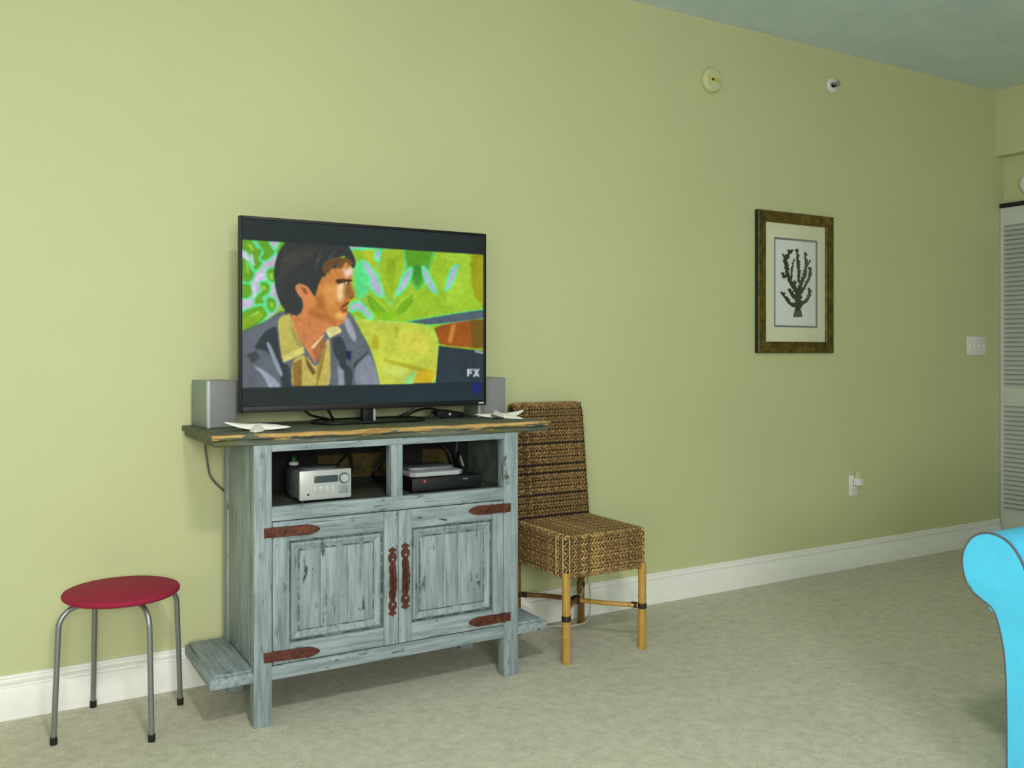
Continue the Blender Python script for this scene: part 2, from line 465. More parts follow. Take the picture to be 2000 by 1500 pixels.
# ------------------------------------------------------------------ cabinet
CF = 2.85; CB = 3.25
cab = thing('media_cabinet', (1.222, 3.05, 0), 'weathered blue-grey wooden media cabinet with dark plank top under the television', 'cabinet')
for x0, x1 in ((.740, .797), (1.645, 1.704)):
    obj('post', B(x0, x1, CF, CF + .05, 0, .889, .003), M['paint_v'], cab)
    obj('post', B(x0, x1, CB - .05, CB, 0, .889, .003), M['paint_v'], cab)
for x0, x1 in ((.744, .762), (1.682, 1.700)):
    obj('side_panel', B(x0, x1, CF + .049, CB - .049, .150, .888, .001), M['paint_v'], cab)
obj('bottom_rail', B(.797, 1.645, CF + .003, CF + .03, .142, .186, .002), M['paint_h'], cab)
obj('middle_rail', B(.797, 1.645, CF + .003, CF + .03, .645, .690, .002), M['paint_h'], cab)
obj('top_rail', B(.797, 1.645, CF + .003, CF + .03, .866, .889, .002), M['paint_h'], cab)
obj('divider', B(1.204, 1.246, CF + .002, CF + .05, .690, .866, .002), M['paint_v'], cab)
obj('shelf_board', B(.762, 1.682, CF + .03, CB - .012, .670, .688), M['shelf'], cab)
obj('bottom_board', B(.762, 1.682, CF + .03, CB - .002, .150, .170), M['wood_shade'], cab)  # dark colour carries the shade beneath the cabinet
obj('bay_shade_sheet', B(.762, .768, CF + .05, CB - .012, .688, .884), M['wood_shade'], cab)  # added sheets, their dark colour stands in for shade inside the bays
obj('bay_shade_sheet', B(1.676, 1.682, CF + .05, CB - .012, .688, .884), M['lining_shade'], cab)  # added sheet, shade of the right bay side put into its grey-green
obj('bay_shade_sheet', B(.797, 1.645, CF + .031, CB - .012, .880, .8885), M['wood_shade'], cab)
obj('bay_shade_sheet', B(1.638, 1.677, CB - .056, CB - .0505, .688, .880), M['wood_shade'], cab)
obj('bay_shade_sheet', B(.767, .803, CB - .056, CB - .0505, .688, .880), M['wood_shade'], cab)
obj('back_panel', B(.762, 1.682, CB - .011, CB - .001, .170, .888), M['wood_shade'], cab)  # shade at the back of the bays is in this dark colour
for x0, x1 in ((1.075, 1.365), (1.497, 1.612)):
    obj('back_shade_patch', B(x0, x1, CB - .0135, CB - .0105, .712, .800), M['shade_board'], cab)  # added olive board, coloured dark for the shade behind the back opening
for x0, x1, s in ((.607, .742, -1), (1.702, 1.831, 1)):
    sh = obj('side_shelf', B(x0, x1, CF + .002, CB, .143, .176, .004), M['paint_d'], cab)
    i0, i1 = (x0 + .012, x1) if s < 0 else (x0, x1 - .012)
    obj('shelf_panel', B(i0, i1, CF + .014, CB - .006, .175, .185, .005, 2), M['paint_d'], sh)

# rustic plank top with an uneven rubbed front edge
def plank(x0, x1, y0, y1, z0, z1, wob, seed, nx=90):
    bm = bmesh.new(); rnd = random.Random(seed)
    ph = [rnd.uniform(0, 6.28) for _ in range(6)]
    def w(x): return wob * (math.sin(9*x+ph[0]) + .7*math.sin(23*x+ph[1]) + .5*math.sin(51*x+ph[2]) + .35*math.sin(118*x+ph[3])) / 2.2
    rings = []
    for i in range(nx + 1):
        x = x0 + (x1 - x0) * i / nx
        f = y0 + w(x); zt = z1 + wob * .25 * math.sin(31*x + ph[4]); r = .004 + .0025 * math.sin(44*x+ph[5])
        sec = [(f + .003, z0), (f, z0 + .004), (f, zt - r), (f + r * .4, zt - r * .35), (f + r, zt), (y1, z1), (y1, z0)]
        rings.append([bm.verts.new((x, a, b)) for a, b in sec])
    n = len(rings[0])
    for A_, B_ in zip(rings, rings[1:]):
        for k in range(n): bm.faces.new((A_[k], A_[(k+1) % n], B_[(k+1) % n], B_[k]))
    bm.faces.new(rings[0]); bm.faces.new(rings[-1][::-1]); return bm
obj('tabletop', plank(.612, 1.843, 2.842, 3.322, .908, .925, .004, 3), M['top'], cab)
obj('under_plank', plank(.620, 1.836, 2.848, 3.320, .889, .9085, .003, 5), M['top'], cab)

def door_panel_mesh(x0, x1, z0, z1):
    """raised and fielded panel: rectangular rings at (inset, y)"""
    bm = bmesh.new(); rings = []
    for ins, y in ((0, CF + .026), (0, CF + .020), (.006, CF + .020), (.009, CF + .011), (.014, CF + .008), (.021, CF + .012), (.031, CF + .0165), (.036, CF + .0165)):
        rings.append([bm.verts.new(p) for p in ((x0+ins, y, z0+ins), (x1-ins, y, z0+ins), (x1-ins, y, z1-ins), (x0+ins, y, z1-ins))])
    for A_, B_ in zip(rings, rings[1:]):
        for k in range(4): bm.faces.new((A_[k], A_[(k+1) % 4], B_[(k+1) % 4], B_[k]))
    bm.faces.new(rings[-1]); bm.faces.new(rings[0][::-1])
    bm.faces.ensure_lookup_table()
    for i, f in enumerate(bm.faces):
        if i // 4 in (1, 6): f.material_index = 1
    return bm

def strap_hinge(x_post, x_tip, zc, zt):
    """iron strap tapering to a point, barrel and post plate"""
    s = 1 if x_tip > x_post else -1; h = .0155
    bm = bmesh.new(); dz = zt - zc
    xb = x_post + s * .030; L = abs(x_tip - xb)
    prof = [(0, -h), (.55*L, -h*1.05), (.66*L, -h*.95), (.72*L, -h*1.1), (.86*L, -h*.8), (.95*L, -h*.45), (L, 0), (.95*L, h*.45), (.86*L, h*.8), (.72*L, h*1.1), (.66*L, h*.95), (.55*L, h*1.05), (0, h)]
    pl = [(xb + s * u, zc + v + dz * u / L) for u, v in prof]
    if s < 0: pl = pl[::-1]
    prism(bm, pl, 'y', CF - .0035, CF + .0045, .001)
    a, b = sorted((x_post, xb - s * .006)); box(bm, a, b, CF - .0035, CF + .001, zc - h, zc + h, .001)
    tube(bm, [(xb - s * .003, CF - .002, zc - h * 1.1), (xb - s * .003, CF - .002, zc + h * 1.1)], .0045, 10)
    for u in (.25, .62):
        lathe(bm, [(.0, -.003), (.003, -.002), (.004, 0)], (xb + s*u*L, CF - .0035, zc + dz*u), 'y', 8)
    lathe(bm, [(.0, -.003), (.003, -.002), (.004, 0)], (x_post + s*.011, CF - .0035, zc), 'y', 8)
    return bm

def pull(xc, zt, zb):
    """ornate back plate with lobed ends, and bowed twisted grip"""
    h = (zt - zb) / 2; zc = (zt + zb) / 2; half = [(0, 1.0), (.35, .955), (.75, .935), (1.0, .90), (.7, .86), (.42, .835), (.62, .80), (1.0, .74), (.95, .62), (.62, .555), (.55, .50), (.78, .44), (.80, .30), (.6, .22), (.7, .1), (.74, 0)]
    W = .0155
    pts = [(a * W, b * h) for a, b in half]
    poly = [(xc + x, zc + z) for x, z in pts] + [(xc + x, zc - z) for x, z in pts[::-1][1:]] + [(xc - x, zc - z) for x, z in pts[1:-1]] + [(xc - x, zc + z) for x, z in pts[::-1][:-1]]
    out = []
    for p in poly:
        if not out or (abs(p[0]-out[-1][0]) + abs(p[1]-out[-1][1])) > 1e-6: out.append(p)
    plate = prism(bmesh.new(), out, 'y', CF - .001, CF + .004)
    n = 28; grip = bmesh.new()
    for ph in (0, PI):
        pts = []; rs = []
        for i in range(n + 1):
            t = i / n; a = t * 5 * PI + ph; bow = math.sin(PI * t)
            tw = .0028 * bow
            pts.append((xc + tw * math.cos(a), CF - .004 - .020 * bow ** .6 + tw * math.sin(a), zc + h * .52 * (2 * t - 1))); rs.append(.0030 + .0015 * bow)
        tube(grip, pts, rs, 8)
    studs = []
    for s in (-1, 1): studs.append(lathe(bmesh.new(), [(0, -.005), (.0035, -.004), (.0048, -.001), (.0048, .001)], (xc, CF - .001, zc + s * h * .64), 'y', 12))
    return plate, grip, studs

for dx0, dx1, fx0, fx1, hp, ht, hx, hz, lab in ((.800, 1.2285, .854, 1.178, .771, .954, 1.207, (.522, .284), 'left'), (1.2315, 1.6425, 1.281, 1.600, 1.671, 1.500, 1.255, (.531, .301), 'right')):
    z0, z1, fz0, fz1 = .189, .642, .250, .577
    dr = obj('door', B(dx0, fx0, CF + .004, CF + .026, z0, z1, .0025), M['paint_v'], cab)
    obj('stile', B(fx1, dx1, CF + .001, CF + .026, z0, z1, .0025), M['paint_v'], dr)
    obj('rail', B(fx0, fx1, CF + .005, CF + .026, fz1, z1, .0025), M['paint_h'], dr)
    obj('rail', B(fx0, fx1, CF + .005, CF + .026, z0, fz0, .0025), M['paint_h'], dr)
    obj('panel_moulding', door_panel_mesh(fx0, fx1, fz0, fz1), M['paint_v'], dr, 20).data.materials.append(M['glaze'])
    ix0, ix1 = fx0 + .036, fx1 - .036; cuts = [0, .27, .64, 1.0] if lab == 'left' else [0, .36, .58, 1.0]
    for a, b in zip(cuts, cuts[1:]):
        obj('panel_board', B(ix0 + (ix1-ix0)*a + .0006, ix0 + (ix1-ix0)*b - .0006, CF + .0125, CF + .017, fz0 + .036, fz1 - .036, .0012), M['paint_v'], dr)
    obj('hinge', strap_hinge(hp, ht, .611 if lab == 'left' else .6155, .609 if lab == 'left' else .616), M['rust'], dr)
    obj('hinge', strap_hinge(hp, ht, .2175, .212 if lab == 'left' else .217), M['rust'], dr)
    pl, gr, st = pull(hx, *hz)
    obj('pull_plate', pl, M['rust'], dr); obj('pull_grip', gr, M['rust'], dr); [obj('pull_stud', q, M['chrome'], dr) for q in st]

# ------------------------------------------------------------------ things in the cabinet's open bays
def cable(pts, r, mat, label, group=None, n=8):
    return tag(obj('cable', T(spline(pts, n), r, 8), mat), label, 'cable', group)

SZ = .688
st = thing('stereo', (.985, 2.96, SZ), 'silver compact stereo with grey display in the left open bay of the cabinet', 'stereo')
obj('body', B(.899, 1.071, 2.897, 3.050, SZ + .010, SZ + .103, .006), M['silver_dark'], st)
fp = obj('front_panel', B(.896, 1.074, 2.884, 2.897, SZ + .008, SZ + .106, .005), M['silver'], st)
obj('display', B(.945, 1.026, 2.8822, 2.886, SZ + .064, SZ + .087, .001), M['lcd'], fp)
obj('volume_knob', lathe(bmesh.new(), [(0, -.012), (.012, -.012), (.0145, -.009), (.0145, 0)], (1.047, 2.884, SZ + .075), 'y', 28), M['silver'], fp)
obj('knob_ring', lathe(bmesh.new(), [(.019, -.002), (.019, 0), (.0155, 0), (.0155, -.002)], (1.047, 2.884, SZ + .075), 'y', 28), M['silver_dark'], fp)
for k in range(4):
    obj('button', B(.946 + k*.020, .960 + k*.020, 2.8822, 2.886, SZ + .030, SZ + .052, .001), M['silver'], fp)
obj('tuner_panel', B(1.028, 1.062, 2.883, 2.886, SZ + .024, SZ + .050, .0005), M['speaker_side'], fp)
obj('headphone_jack', lathe(bmesh.new(), [(.0035, -.001), (.0035, 0), (0, .0)], (.925, 2.884, SZ + .028), 'y', 12), M['dark_hole'], fp)
obj('lid', lathe(bmesh.new(), [(.062, 0), (.062, .004), (.056, .006), (0, .006)], (.985, 2.975, SZ + .1025), 'z', 32), M['silver_dark'], st)
for x in (.915, 1.055):
    for y in (2.91, 3.03): obj('foot', lathe(bmesh.new(), [(.009, 0), (.009, .0105)], (x, y, SZ), 'z', 12), M['rubber'], st)

bt = thing('bottle', (.952, 3.13, SZ), 'small dark bottle with white collar and green cap behind the silver stereo', 'bottle')
obj('body', lathe(bmesh.new(), [(.017, 0), (.018, .004), (.018, .07), (.012, .092), (.012, .097)], (.952, 3.13, SZ), 'z', 20), M['black'], bt)
obj('collar', lathe(bmesh.new(), [(.012, .096), (.017, .098), (.017, .108), (.012, .110)], (.952, 3.13, SZ), 'z', 20), M['plate'], bt)
obj('cap', lathe(bmesh.new(), [(.012, .109), (.011, .120), (.007, .128), (0, .130)], (.952, 3.13, SZ), 'z', 20), M['green_cap'], bt)

dv = thing('set_top_box', (1.44, 3.02, SZ), 'wide black set-top box with red lamp in the right open bay', 'set-top box')
obj('body', B(1.302, 1.572, 2.902, 3.14, SZ + .008, SZ + .050, .004), M['black'], dv)
fr = obj('front_bezel', B(1.300, 1.574, 2.894, 2.903, SZ + .006, SZ + .051, .003), M['black'], dv)
obj('power_lamp', lathe(bmesh.new(), [(0, -.002), (.0045, -.0015), (.0055, 0)], (1.348, 2.894, SZ + .040), 'y', 14), M['led'], fr)
obj('badge', B(1.498, 1.520, 2.8932, 2.895, SZ + .036, SZ + .041), M['silver_dark'], fr)
for x in (1.32, 1.555):
    for y in (2.92, 3.12): obj('foot', lathe(bmesh.new(), [(.008, 0), (.008, .0085)], (x, y, SZ), 'z', 12), M['rubber'], dv)

pz = SZ + .050
pv = thing('disc_player', (1.405, 2.99, pz), 'slim silver disc player lying on the black set-top box', 'disc player')
obj('body', prism(bmesh.new(), [(1.305, 2.925), (1.320, 2.908), (1.490, 2.905), (1.512, 2.925), (1.512, 3.10), (1.300, 3.10)], 'z', pz + .003, pz + .020, .004), M['silver'], pv)
obj('top_cover', prism(bmesh.new(), [(1.315, 2.96), (1.335, 2.945), (1.480, 2.945), (1.495, 2.96), (1.492, 3.09), (1.318, 3.09)], 'z', pz + .0195, pz + .032, .004), M['silver_dark'], pv)
for x in (1.33, 1.48):
    for y in (2.94, 3.08): obj('foot', lathe(bmesh.new(), [(.006, 0), (.006, .0035)], (x, y, pz), 'z', 10), M['rubber'], pv)

cb = 'black leads tangled behind the set-top box and stereo'
cable([(1.12, 3.10, SZ + .006), (1.10, 3.17, .72), (1.16, 3.20, .79), (1.24, 3.215, .84), (1.34, 3.20, .80), (1.40, 3.16, .745)], .005, M['cable_black'], 'black lead arching behind the divider from stereo to set-top box', cb)
cable([(1.30, 3.215, SZ + .006), (1.28, 3.20, .73), (1.35, 3.19, .80), (1.47, 3.20, .85), (1.58, 3.19, .80), (1.60, 3.15, SZ + .006)], .005, M['cable_black'], 'black lead looping high behind the silver disc player', cb)
cable([(1.16, 3.18, SZ + .006), (1.20, 3.21, .75), (1.17, 3.20, .82), (1.10, 3.19, .84), (1.03, 3.19, .80)], .0045, M['cable_black'], 'black lead curling upward behind the silver stereo', cb)
cable([(1.63, 3.20, SZ + .006), (1.62, 3.18, .76), (1.585, 3.10, .80), (1.56, 3.05, .775), (1.575, 3.08, .745)], .0045, M['cable_black'], 'black lead dangling at the right end of the open bay', cb)
pg = thing('plug', (1.592, 3.07, SZ), 'small pale plug standing behind the right end of the set-top box', 'plug')
obj('body', T([(1.606, 3.10, SZ + .010), (1.604, 3.095, .745)], .010, 10), M['black_matt'], pg)
obj('tip', T([(1.604, 3.095, .744), (1.585, 3.085, .785)], [.0055, .0045], 10), M['silver'], pg)
obj('base', lathe(bmesh.new(), [(.014, 0), (.014, .008), (.010, .012)], (1.606, 3.10, SZ), 'z', 12), M['black_matt'], pg)

# ------------------------------------------------------------------ television
TZ = .925; TVX0, TVX1, TVZ0, TVZ1, TVY = .750, 1.692, .978, 1.641, 3.07
tv = thing('television', (1.221, 3.10, TZ), 'flat-screen television showing a dark-haired man against green wallpaper', 'television')
bm = bmesh.new()
for a in ((TVX0, TVX0 + .009, TVZ0, TVZ1), (TVX1 - .009, TVX1, TVZ0, TVZ1), (TVX0 + .009, TVX1 - .009, TVZ1 - .010, TVZ1), (TVX0 + .009, TVX1 - .009, TVZ0, TVZ0 + .020)):
    box(bm, a[0], a[1], TVY, TVY + .03, a[2], a[3], .002)
bez = obj('bezel', bm, M['black'], tv)
obj('logo', B(TVX1 - .035, TVX1 - .012, TVY - .0006, TVY + .001, TVZ0 + .006, TVZ0 + .012), M['speaker_edge'], bez)
bm = B(TVX0 + .004, TVX1 - .004, TVY + .012, TVY + .036, TVZ0 + .004, TVZ1 - .004, .004)
box(bm, TVX0 + .18, TVX1 - .18, TVY + .034, TVY + .052, TVZ0 + .03, TVZ1 - .2, .008)
obj('back_cover', bm, M['black_matt'], tv)

PICTURE = [
 ((150,192,36),[(10,582),(929,580),(929,90),(12,85)],None,0.0,2.0),
 ((188,180,204),[(-19,597),(168,602),(128,546),(119,458),(146,345),(-18,260)],None,0.0,2.0),
 ((98,160,22),[(-18,593),(33,599),(54,555),(80,552),(67,534),(78,513),(58,477),(41,494),(45,520),(24,544),(-18,555)],(78,218,135),7.0,2.0),
 ((98,160,22),[(41,600),(84,600),(106,562),(119,545),(93,518),(67,516),(84,543),(71,564)],(78,218,135),7.0,2.0),
 ((98,160,22),[(-18,533),(24,519),(33,489),(50,468),(33,437),(-18,452)],(78,218,135),7.0,2.0),
 ((98,160,22),[(91,481),(115,493),(120,454),(110,440),(95,453)],(78,218,135),7.0,2.0),
 ((98,160,22),[(-18,435),(37,433),(41,399),(24,385),(-18,392)],(78,218,135),7.0,2.0),
 ((98,160,22),[(67,439),(89,444),(104,427),(97,405),(71,391),(84,374),(63,356),(50,373),(58,395),(80,413)],(78,218,135),7.0,2.0),
 ((98,160,22),[(93,392),(119,384),(124,358),(106,340),(93,357)],(78,218,135),7.0,2.0),
 ((98,160,22),[(-18,328),(50,356),(76,365),(97,331),(58,295),(-18,260)],(78,218,135),7.0,2.0),
 ((98,160,22),[(124,550),(146,595),(163,601),(132,537)],(78,218,135),7.0,2.0),
 ((142,196,52),[(26,566),(37,571),(50,550),(41,545)],None,0.0,4.0),
 ((142,196,52),[(20,510),(26,506),(33,467),(24,471)],None,0.0,4.0),
 ((142,196,52),[(71,426),(84,431),(91,418),(78,413)],None,0.0,4.0),
 ((142,196,52),[(99,470),(110,475),(113,453),(104,453)],None,0.0,4.0),
 ((142,196,52),[(102,375),(113,375),(115,357),(106,351)],None,0.0,4.0),
 ((142,196,52),[(24,321),(58,343),(71,339),(33,308)],None,0.0,4.0),
 ((206,198,222),[(37,532),(43,537),(50,498),(45,494)],None,0.0,2.5),
 ((206,198,222),[(-18,546),(20,544),(33,515),(26,512)],None,0.0,2.5),
 ((206,198,222),[(50,455),(71,473),(84,470),(54,438)],None,0.0,2.5),
 ((206,198,222),[(41,425),(54,434),(56,395),(45,390)],None,0.0,2.5),
 ((128,168,14),[(-18,303),(50,330),(84,339),(71,313),(-18,264)],None,0.0,2.0),
 ((88,222,128),[(400,516),(443,545),(477,473),(453,403),(409,392)],None,0.0,15.0),
 ((168,186,24),[(438,573),(497,574),(482,534),(502,474),(463,486),(443,532)],None,0.0,7.0),
 ((152,184,34),[(502,572),(588,599),(603,540),(583,478),(545,368),(512,433),(492,525)],(110,218,120),6.0,4.0),
 ((140,175,20),[(527,545),(562,547),(567,491),(545,406),(527,475)],None,0.0,8.0),
 ((86,156,20),[(598,595),(718,596),(702,530),(660,438),(634,456),(613,526)],(80,190,90),8.0,5.0),
 ((58,140,40),[(639,527),(665,529),(675,486),(649,447),(634,484)],None,0.0,7.0),
 ((160,202,50),[(723,570),(875,598),(869,455),(798,375),(744,383),(787,443),(820,541)],None,0.0,13.0),
 ((150,150,8),[(880,598),(969,602),(969,379),(892,407),(875,505)],None,0.0,13.0),
 ((112,172,12),[(453,417),(502,381),(537,340),(527,326),(477,348),(453,385)],(160,200,60),4.0,3.0),
 ((112,172,12),[(562,336),(577,379),(636,425),(634,385),(598,346)],(160,200,60),4.0,3.0),
 ((128,190,10),[(468,353),(527,349),(583,355),(557,322),(512,316)],None,0.0,7.0),
 ((172,178,200),[(438,529),(453,525),(492,474),(517,410),(497,411),(463,447),(468,473),(441,513)],(84,226,150),8.0,2.0),
 ((172,178,200),[(631,522),(613,460),(567,409),(583,449),(598,483)],(84,226,150),8.0,2.0),
 ((172,178,200),[(673,527),(696,492),(733,426),(707,440),(681,482)],(84,226,150),8.0,2.0),
 ((172,178,200),[(822,539),(798,472),(766,432),(782,481),(793,520)],(84,226,150),8.0,2.0),
 ((172,178,200),[(388,369),(424,388),(477,330),(463,329),(419,365),(395,351)],(84,226,150),8.0,2.0),
 ((172,178,200),[(376,599),(593,601),(588,594),(376,574)],(84,226,150),8.0,2.0),
 ((172,178,200),[(487,566),(502,572),(497,539),(487,543)],(84,226,150),8.0,2.0),
 ((74,90,106),[(603,316),(969,377),(969,341),(723,307),(613,310)],(96,214,100),4.5,2.0),
 ((152,78,10),[(712,303),(969,341),(969,214),(739,230),(736,258)],None,0.0,2.0),
 ((110,80,12),[(869,328),(969,341),(969,214),(880,220)],None,0.0,12.0),
 ((186,122,48),[(793,307),(814,312),(793,239),(776,241)],None,0.0,5.0),
 ((190,202,66),[(404,328),(438,319),(603,312),(712,300),(739,229),(723,60),(507,60),(458,209),(419,283)],(140,220,90),5.0,2.0),
 ((176,170,24),[(477,274),(502,256),(492,209),(468,219)],None,0.0,8.0),
 ((168,160,24),[(492,182),(613,162),(712,135),(691,121),(588,151)],None,0.0,8.0),
 ((204,172,4),[(629,124),(712,145),(723,114),(691,64),(623,101)],None,0.0,8.0),
 ((170,176,36),[(560,296),(577,296),(571,256),(562,252)],None,0.0,8.0),
 ((202,216,92),[(512,158),(613,143),(603,110),(517,121)],None,0.0,8.0),
 ((204,204,70),[(588,285),(691,277),(702,210),(639,181),(577,228)],None,0.0,8.0),
 ((150,220,120),[(593,101),(639,134),(649,124),(618,63)],None,0.0,8.0),
 ((38,48,58),[(739,229),(969,206),(969,60),(723,60)],None,0.0,3.0),
 ((150,160,165),[(892,212),(969,198),(969,191),(897,204)],None,0.0,2.0),
 ((92,98,108),[(-18,260),(84,304),(141,344),(172,341),(366,346),(390,345),(419,292),(458,228),(482,163),(507,60),(-17,60)],(70,120,70),3.5,2.0),
 ((44,50,55),[(84,276),(128,297),(132,227),(146,165),(172,161),(177,59),(150,59),(132,139),(93,209),(50,215),(54,228)],None,0.0,4.5),
 ((60,66,70),[(24,196),(54,209),(71,183),(41,166)],None,0.0,4.5),
 ((150,158,176),[(41,161),(71,148),(128,108),(147,59),(110,60),(80,126)],None,0.0,4.5),
 ((140,150,166),[(89,239),(102,235),(147,130),(141,117),(115,165)],None,0.0,4.5),
 ((150,155,168),[(361,327),(385,328),(414,260),(407,237),(380,273)],None,0.0,4.5),
 ((50,55,62),[(319,254),(357,264),(380,209),(371,164),(402,141),(392,62),(380,67),(352,164),(328,200)],None,0.0,4.5),
 ((20,20,72),[(371,209),(396,209),(391,171),(376,180)],None,0.0,4.5),
 ((128,134,148),[(419,180),(463,198),(487,149),(505,63),(419,60),(404,127)],None,0.0,4.5),
 ((56,62,68),[(400,164),(448,200),(458,219),(455,196),(419,163),(400,136)],None,0.0,4.5),
 ((136,146,162),[(342,159),(366,137),(366,64),(347,64)],None,0.0,4.5),
 ((200,124,70),[(159,359),(213,413),(366,346),(366,305),(295,280),(291,259),(249,222),(268,151),(231,214),(190,271)],None,0.0,2.0),
 ((160,98,56),[(249,222),(295,262),(292,227),(272,169),(259,182)],None,0.0,3.0),
 ((186,176,84),[(128,323),(172,337),(190,280),(222,218),(222,200),(146,165),(137,231)],None,0.0,2.0),
 ((160,146,70),[(172,324),(190,271),(226,214),(211,207),(177,266)],None,0.0,4.0),
 ((206,200,110),[(150,191),(217,222),(223,202),(148,169)],None,0.0,4.0),
 ((190,174,88),[(177,174),(222,200),(268,142),(295,232),(314,263),(319,62),(181,60)],None,0.0,2.0),
 ((138,106,36),[(181,165),(213,182),(214,62),(184,60)],None,0.0,3.0),
 ((104,80,24),[(222,196),(265,132),(251,123),(231,160)],None,0.0,3.0),
 ((150,122,42),[(268,138),(286,209),(305,245),(291,164),(263,61)],None,0.0,4.0),
 ((214,206,136),[(295,285),(342,299),(362,277),(320,258),(313,253)],None,0.0,2.0),
 ((228,190,150),[(288,261),(295,265),(255,216),(246,222)],None,0.0,2.0),
 ((200,128,58),[(231,369),(222,400),(254,415),(277,465),(305,506),(376,537),(395,502),(398,479),(394,451),(408,402),(391,392),(386,378),(377,360),(381,346),(372,323),(361,304),(333,303),(272,329),(231,342)],None,0.0,2.0),
 ((168,100,44),[(249,361),(295,344),(338,304),(272,317),(231,334)],None,0.0,17.0),
 ((238,206,150),[(342,448),(366,454),(367,400),(353,382),(338,399)],None,0.0,17.0),
 ((230,204,194),[(366,496),(396,502),(398,483),(376,472)],None,0.0,17.0),
 ((226,172,92),[(333,343),(372,344),(366,322),(338,326)],None,0.0,17.0),
 ((150,98,40),[(371,446),(392,442),(405,405),(385,395),(366,405)],None,0.0,17.0),
 ((216,150,76),[(291,443),(333,440),(342,390),(324,363),(291,389)],None,0.0,17.0),
 ((176,108,48),[(259,406),(291,402),(305,344),(268,343)],None,0.0,17.0),
 ((186,118,54),[(295,326),(342,304),(333,300),(291,313)],None,0.0,17.0),
 ((66,42,18),[(333,462),(366,466),(400,463),(396,456),(366,452),(342,442)],None,0.0,2.5),
 ((56,38,24),[(367,454),(385,456),(386,444),(369,442)],None,0.0,2.5),
 ((106,58,20),[(345,353),(361,373),(386,388),(386,378),(366,363)],None,0.0,2.5),
 ((148,70,40),[(352,354),(381,363),(377,346),(361,343)],None,0.0,2.5),
 ((120,70,28),[(385,401),(404,406),(402,397),(390,392)],None,0.0,2.5),
 ((236,220,196),[(372,452),(378,453),(377,446),(371,445)],None,0.0,2.5),
 ((58,40,26),[(295,524),(289,465),(304,518)],None,0.0,1.5),
 ((58,40,26),[(316,532),(309,477),(329,530)],None,0.0,1.5),
 ((58,40,26),[(342,538),(333,490),(353,537)],None,0.0,1.5),
 ((58,40,26),[(366,543),(357,496),(376,542)],None,0.0,1.5),
 ((58,40,26),[(385,535),(379,505),(394,529)],None,0.0,1.5),
 ((58,40,26),[(400,529),(397,497),(407,523)],None,0.0,1.5),
 ((44,45,48),[(132,546),(168,597),(213,604),(295,600),(371,597),(395,561),(409,530),(404,502),(380,528),(371,551),(342,540),(333,499),(314,507),(295,469),(286,473),(268,433),(259,401),(249,414),(231,436),(204,444),(188,434),(190,417),(213,387),(217,360),(204,337),(190,332),(159,344),(137,376),(121,428),(117,489)],(38,80,56),3.0,2.0),
 ((104,70,34),[(291,519),(324,538),(380,542),(404,519),(385,514),(376,528),(357,503),(342,498),(338,522),(314,488),(295,478),(286,496)],None,0.0,3.0),
 ((44,45,48),[(186,359),(194,320),(202,360)],None,0.0,1.5),
 ((44,45,48),[(204,373),(209,333),(216,369)],None,0.0,1.5),
 ((44,45,48),[(148,385),(157,330),(172,359)],None,0.0,1.5),
 ((44,45,48),[(166,368),(177,324),(186,359)],None,0.0,1.5),
 ((44,45,48),[(255,424),(259,392),(270,438)],None,0.0,1.5),
 ((68,68,70),[(159,548),(141,503),(135,454),(147,499)],None,0.0,7.0),
 ((68,68,70),[(231,570),(204,537),(190,492),(213,529)],None,0.0,7.0),
 ((68,68,70),[(286,568),(268,531),(259,486),(277,523)],None,0.0,7.0),
 ((68,68,70),[(333,567),(314,543),(305,524),(328,548)],None,0.0,7.0),
 ((58,56,52),[(141,525),(190,563),(268,563),(231,521),(172,496),(150,459)],None,0.0,15.0),
 ((214,130,80),[(188,430),(204,441),(231,435),(250,410),(241,389),(222,386),(204,399)],None,0.0,2.5),
 ((130,74,44),[(208,431),(226,427),(236,405),(222,409)],None,0.0,4.0),
 ((188,194,200),[(861,140),(885,140),(884,133),(870,133),(869,128),(880,128),(880,122),(869,122),(868,112),(859,112)],None,0.0,1),
 ((188,194,200),[(887,140),(897,140),(914,111),(904,111)],None,0.0,1),
 ((188,194,200),[(905,140),(915,140),(896,111),(885,111)],None,0.0,1),
 ((16,16,98),[(880,89),(921,91),(921,42),(893,38),(880,62)],None,0.0,5.0),
]

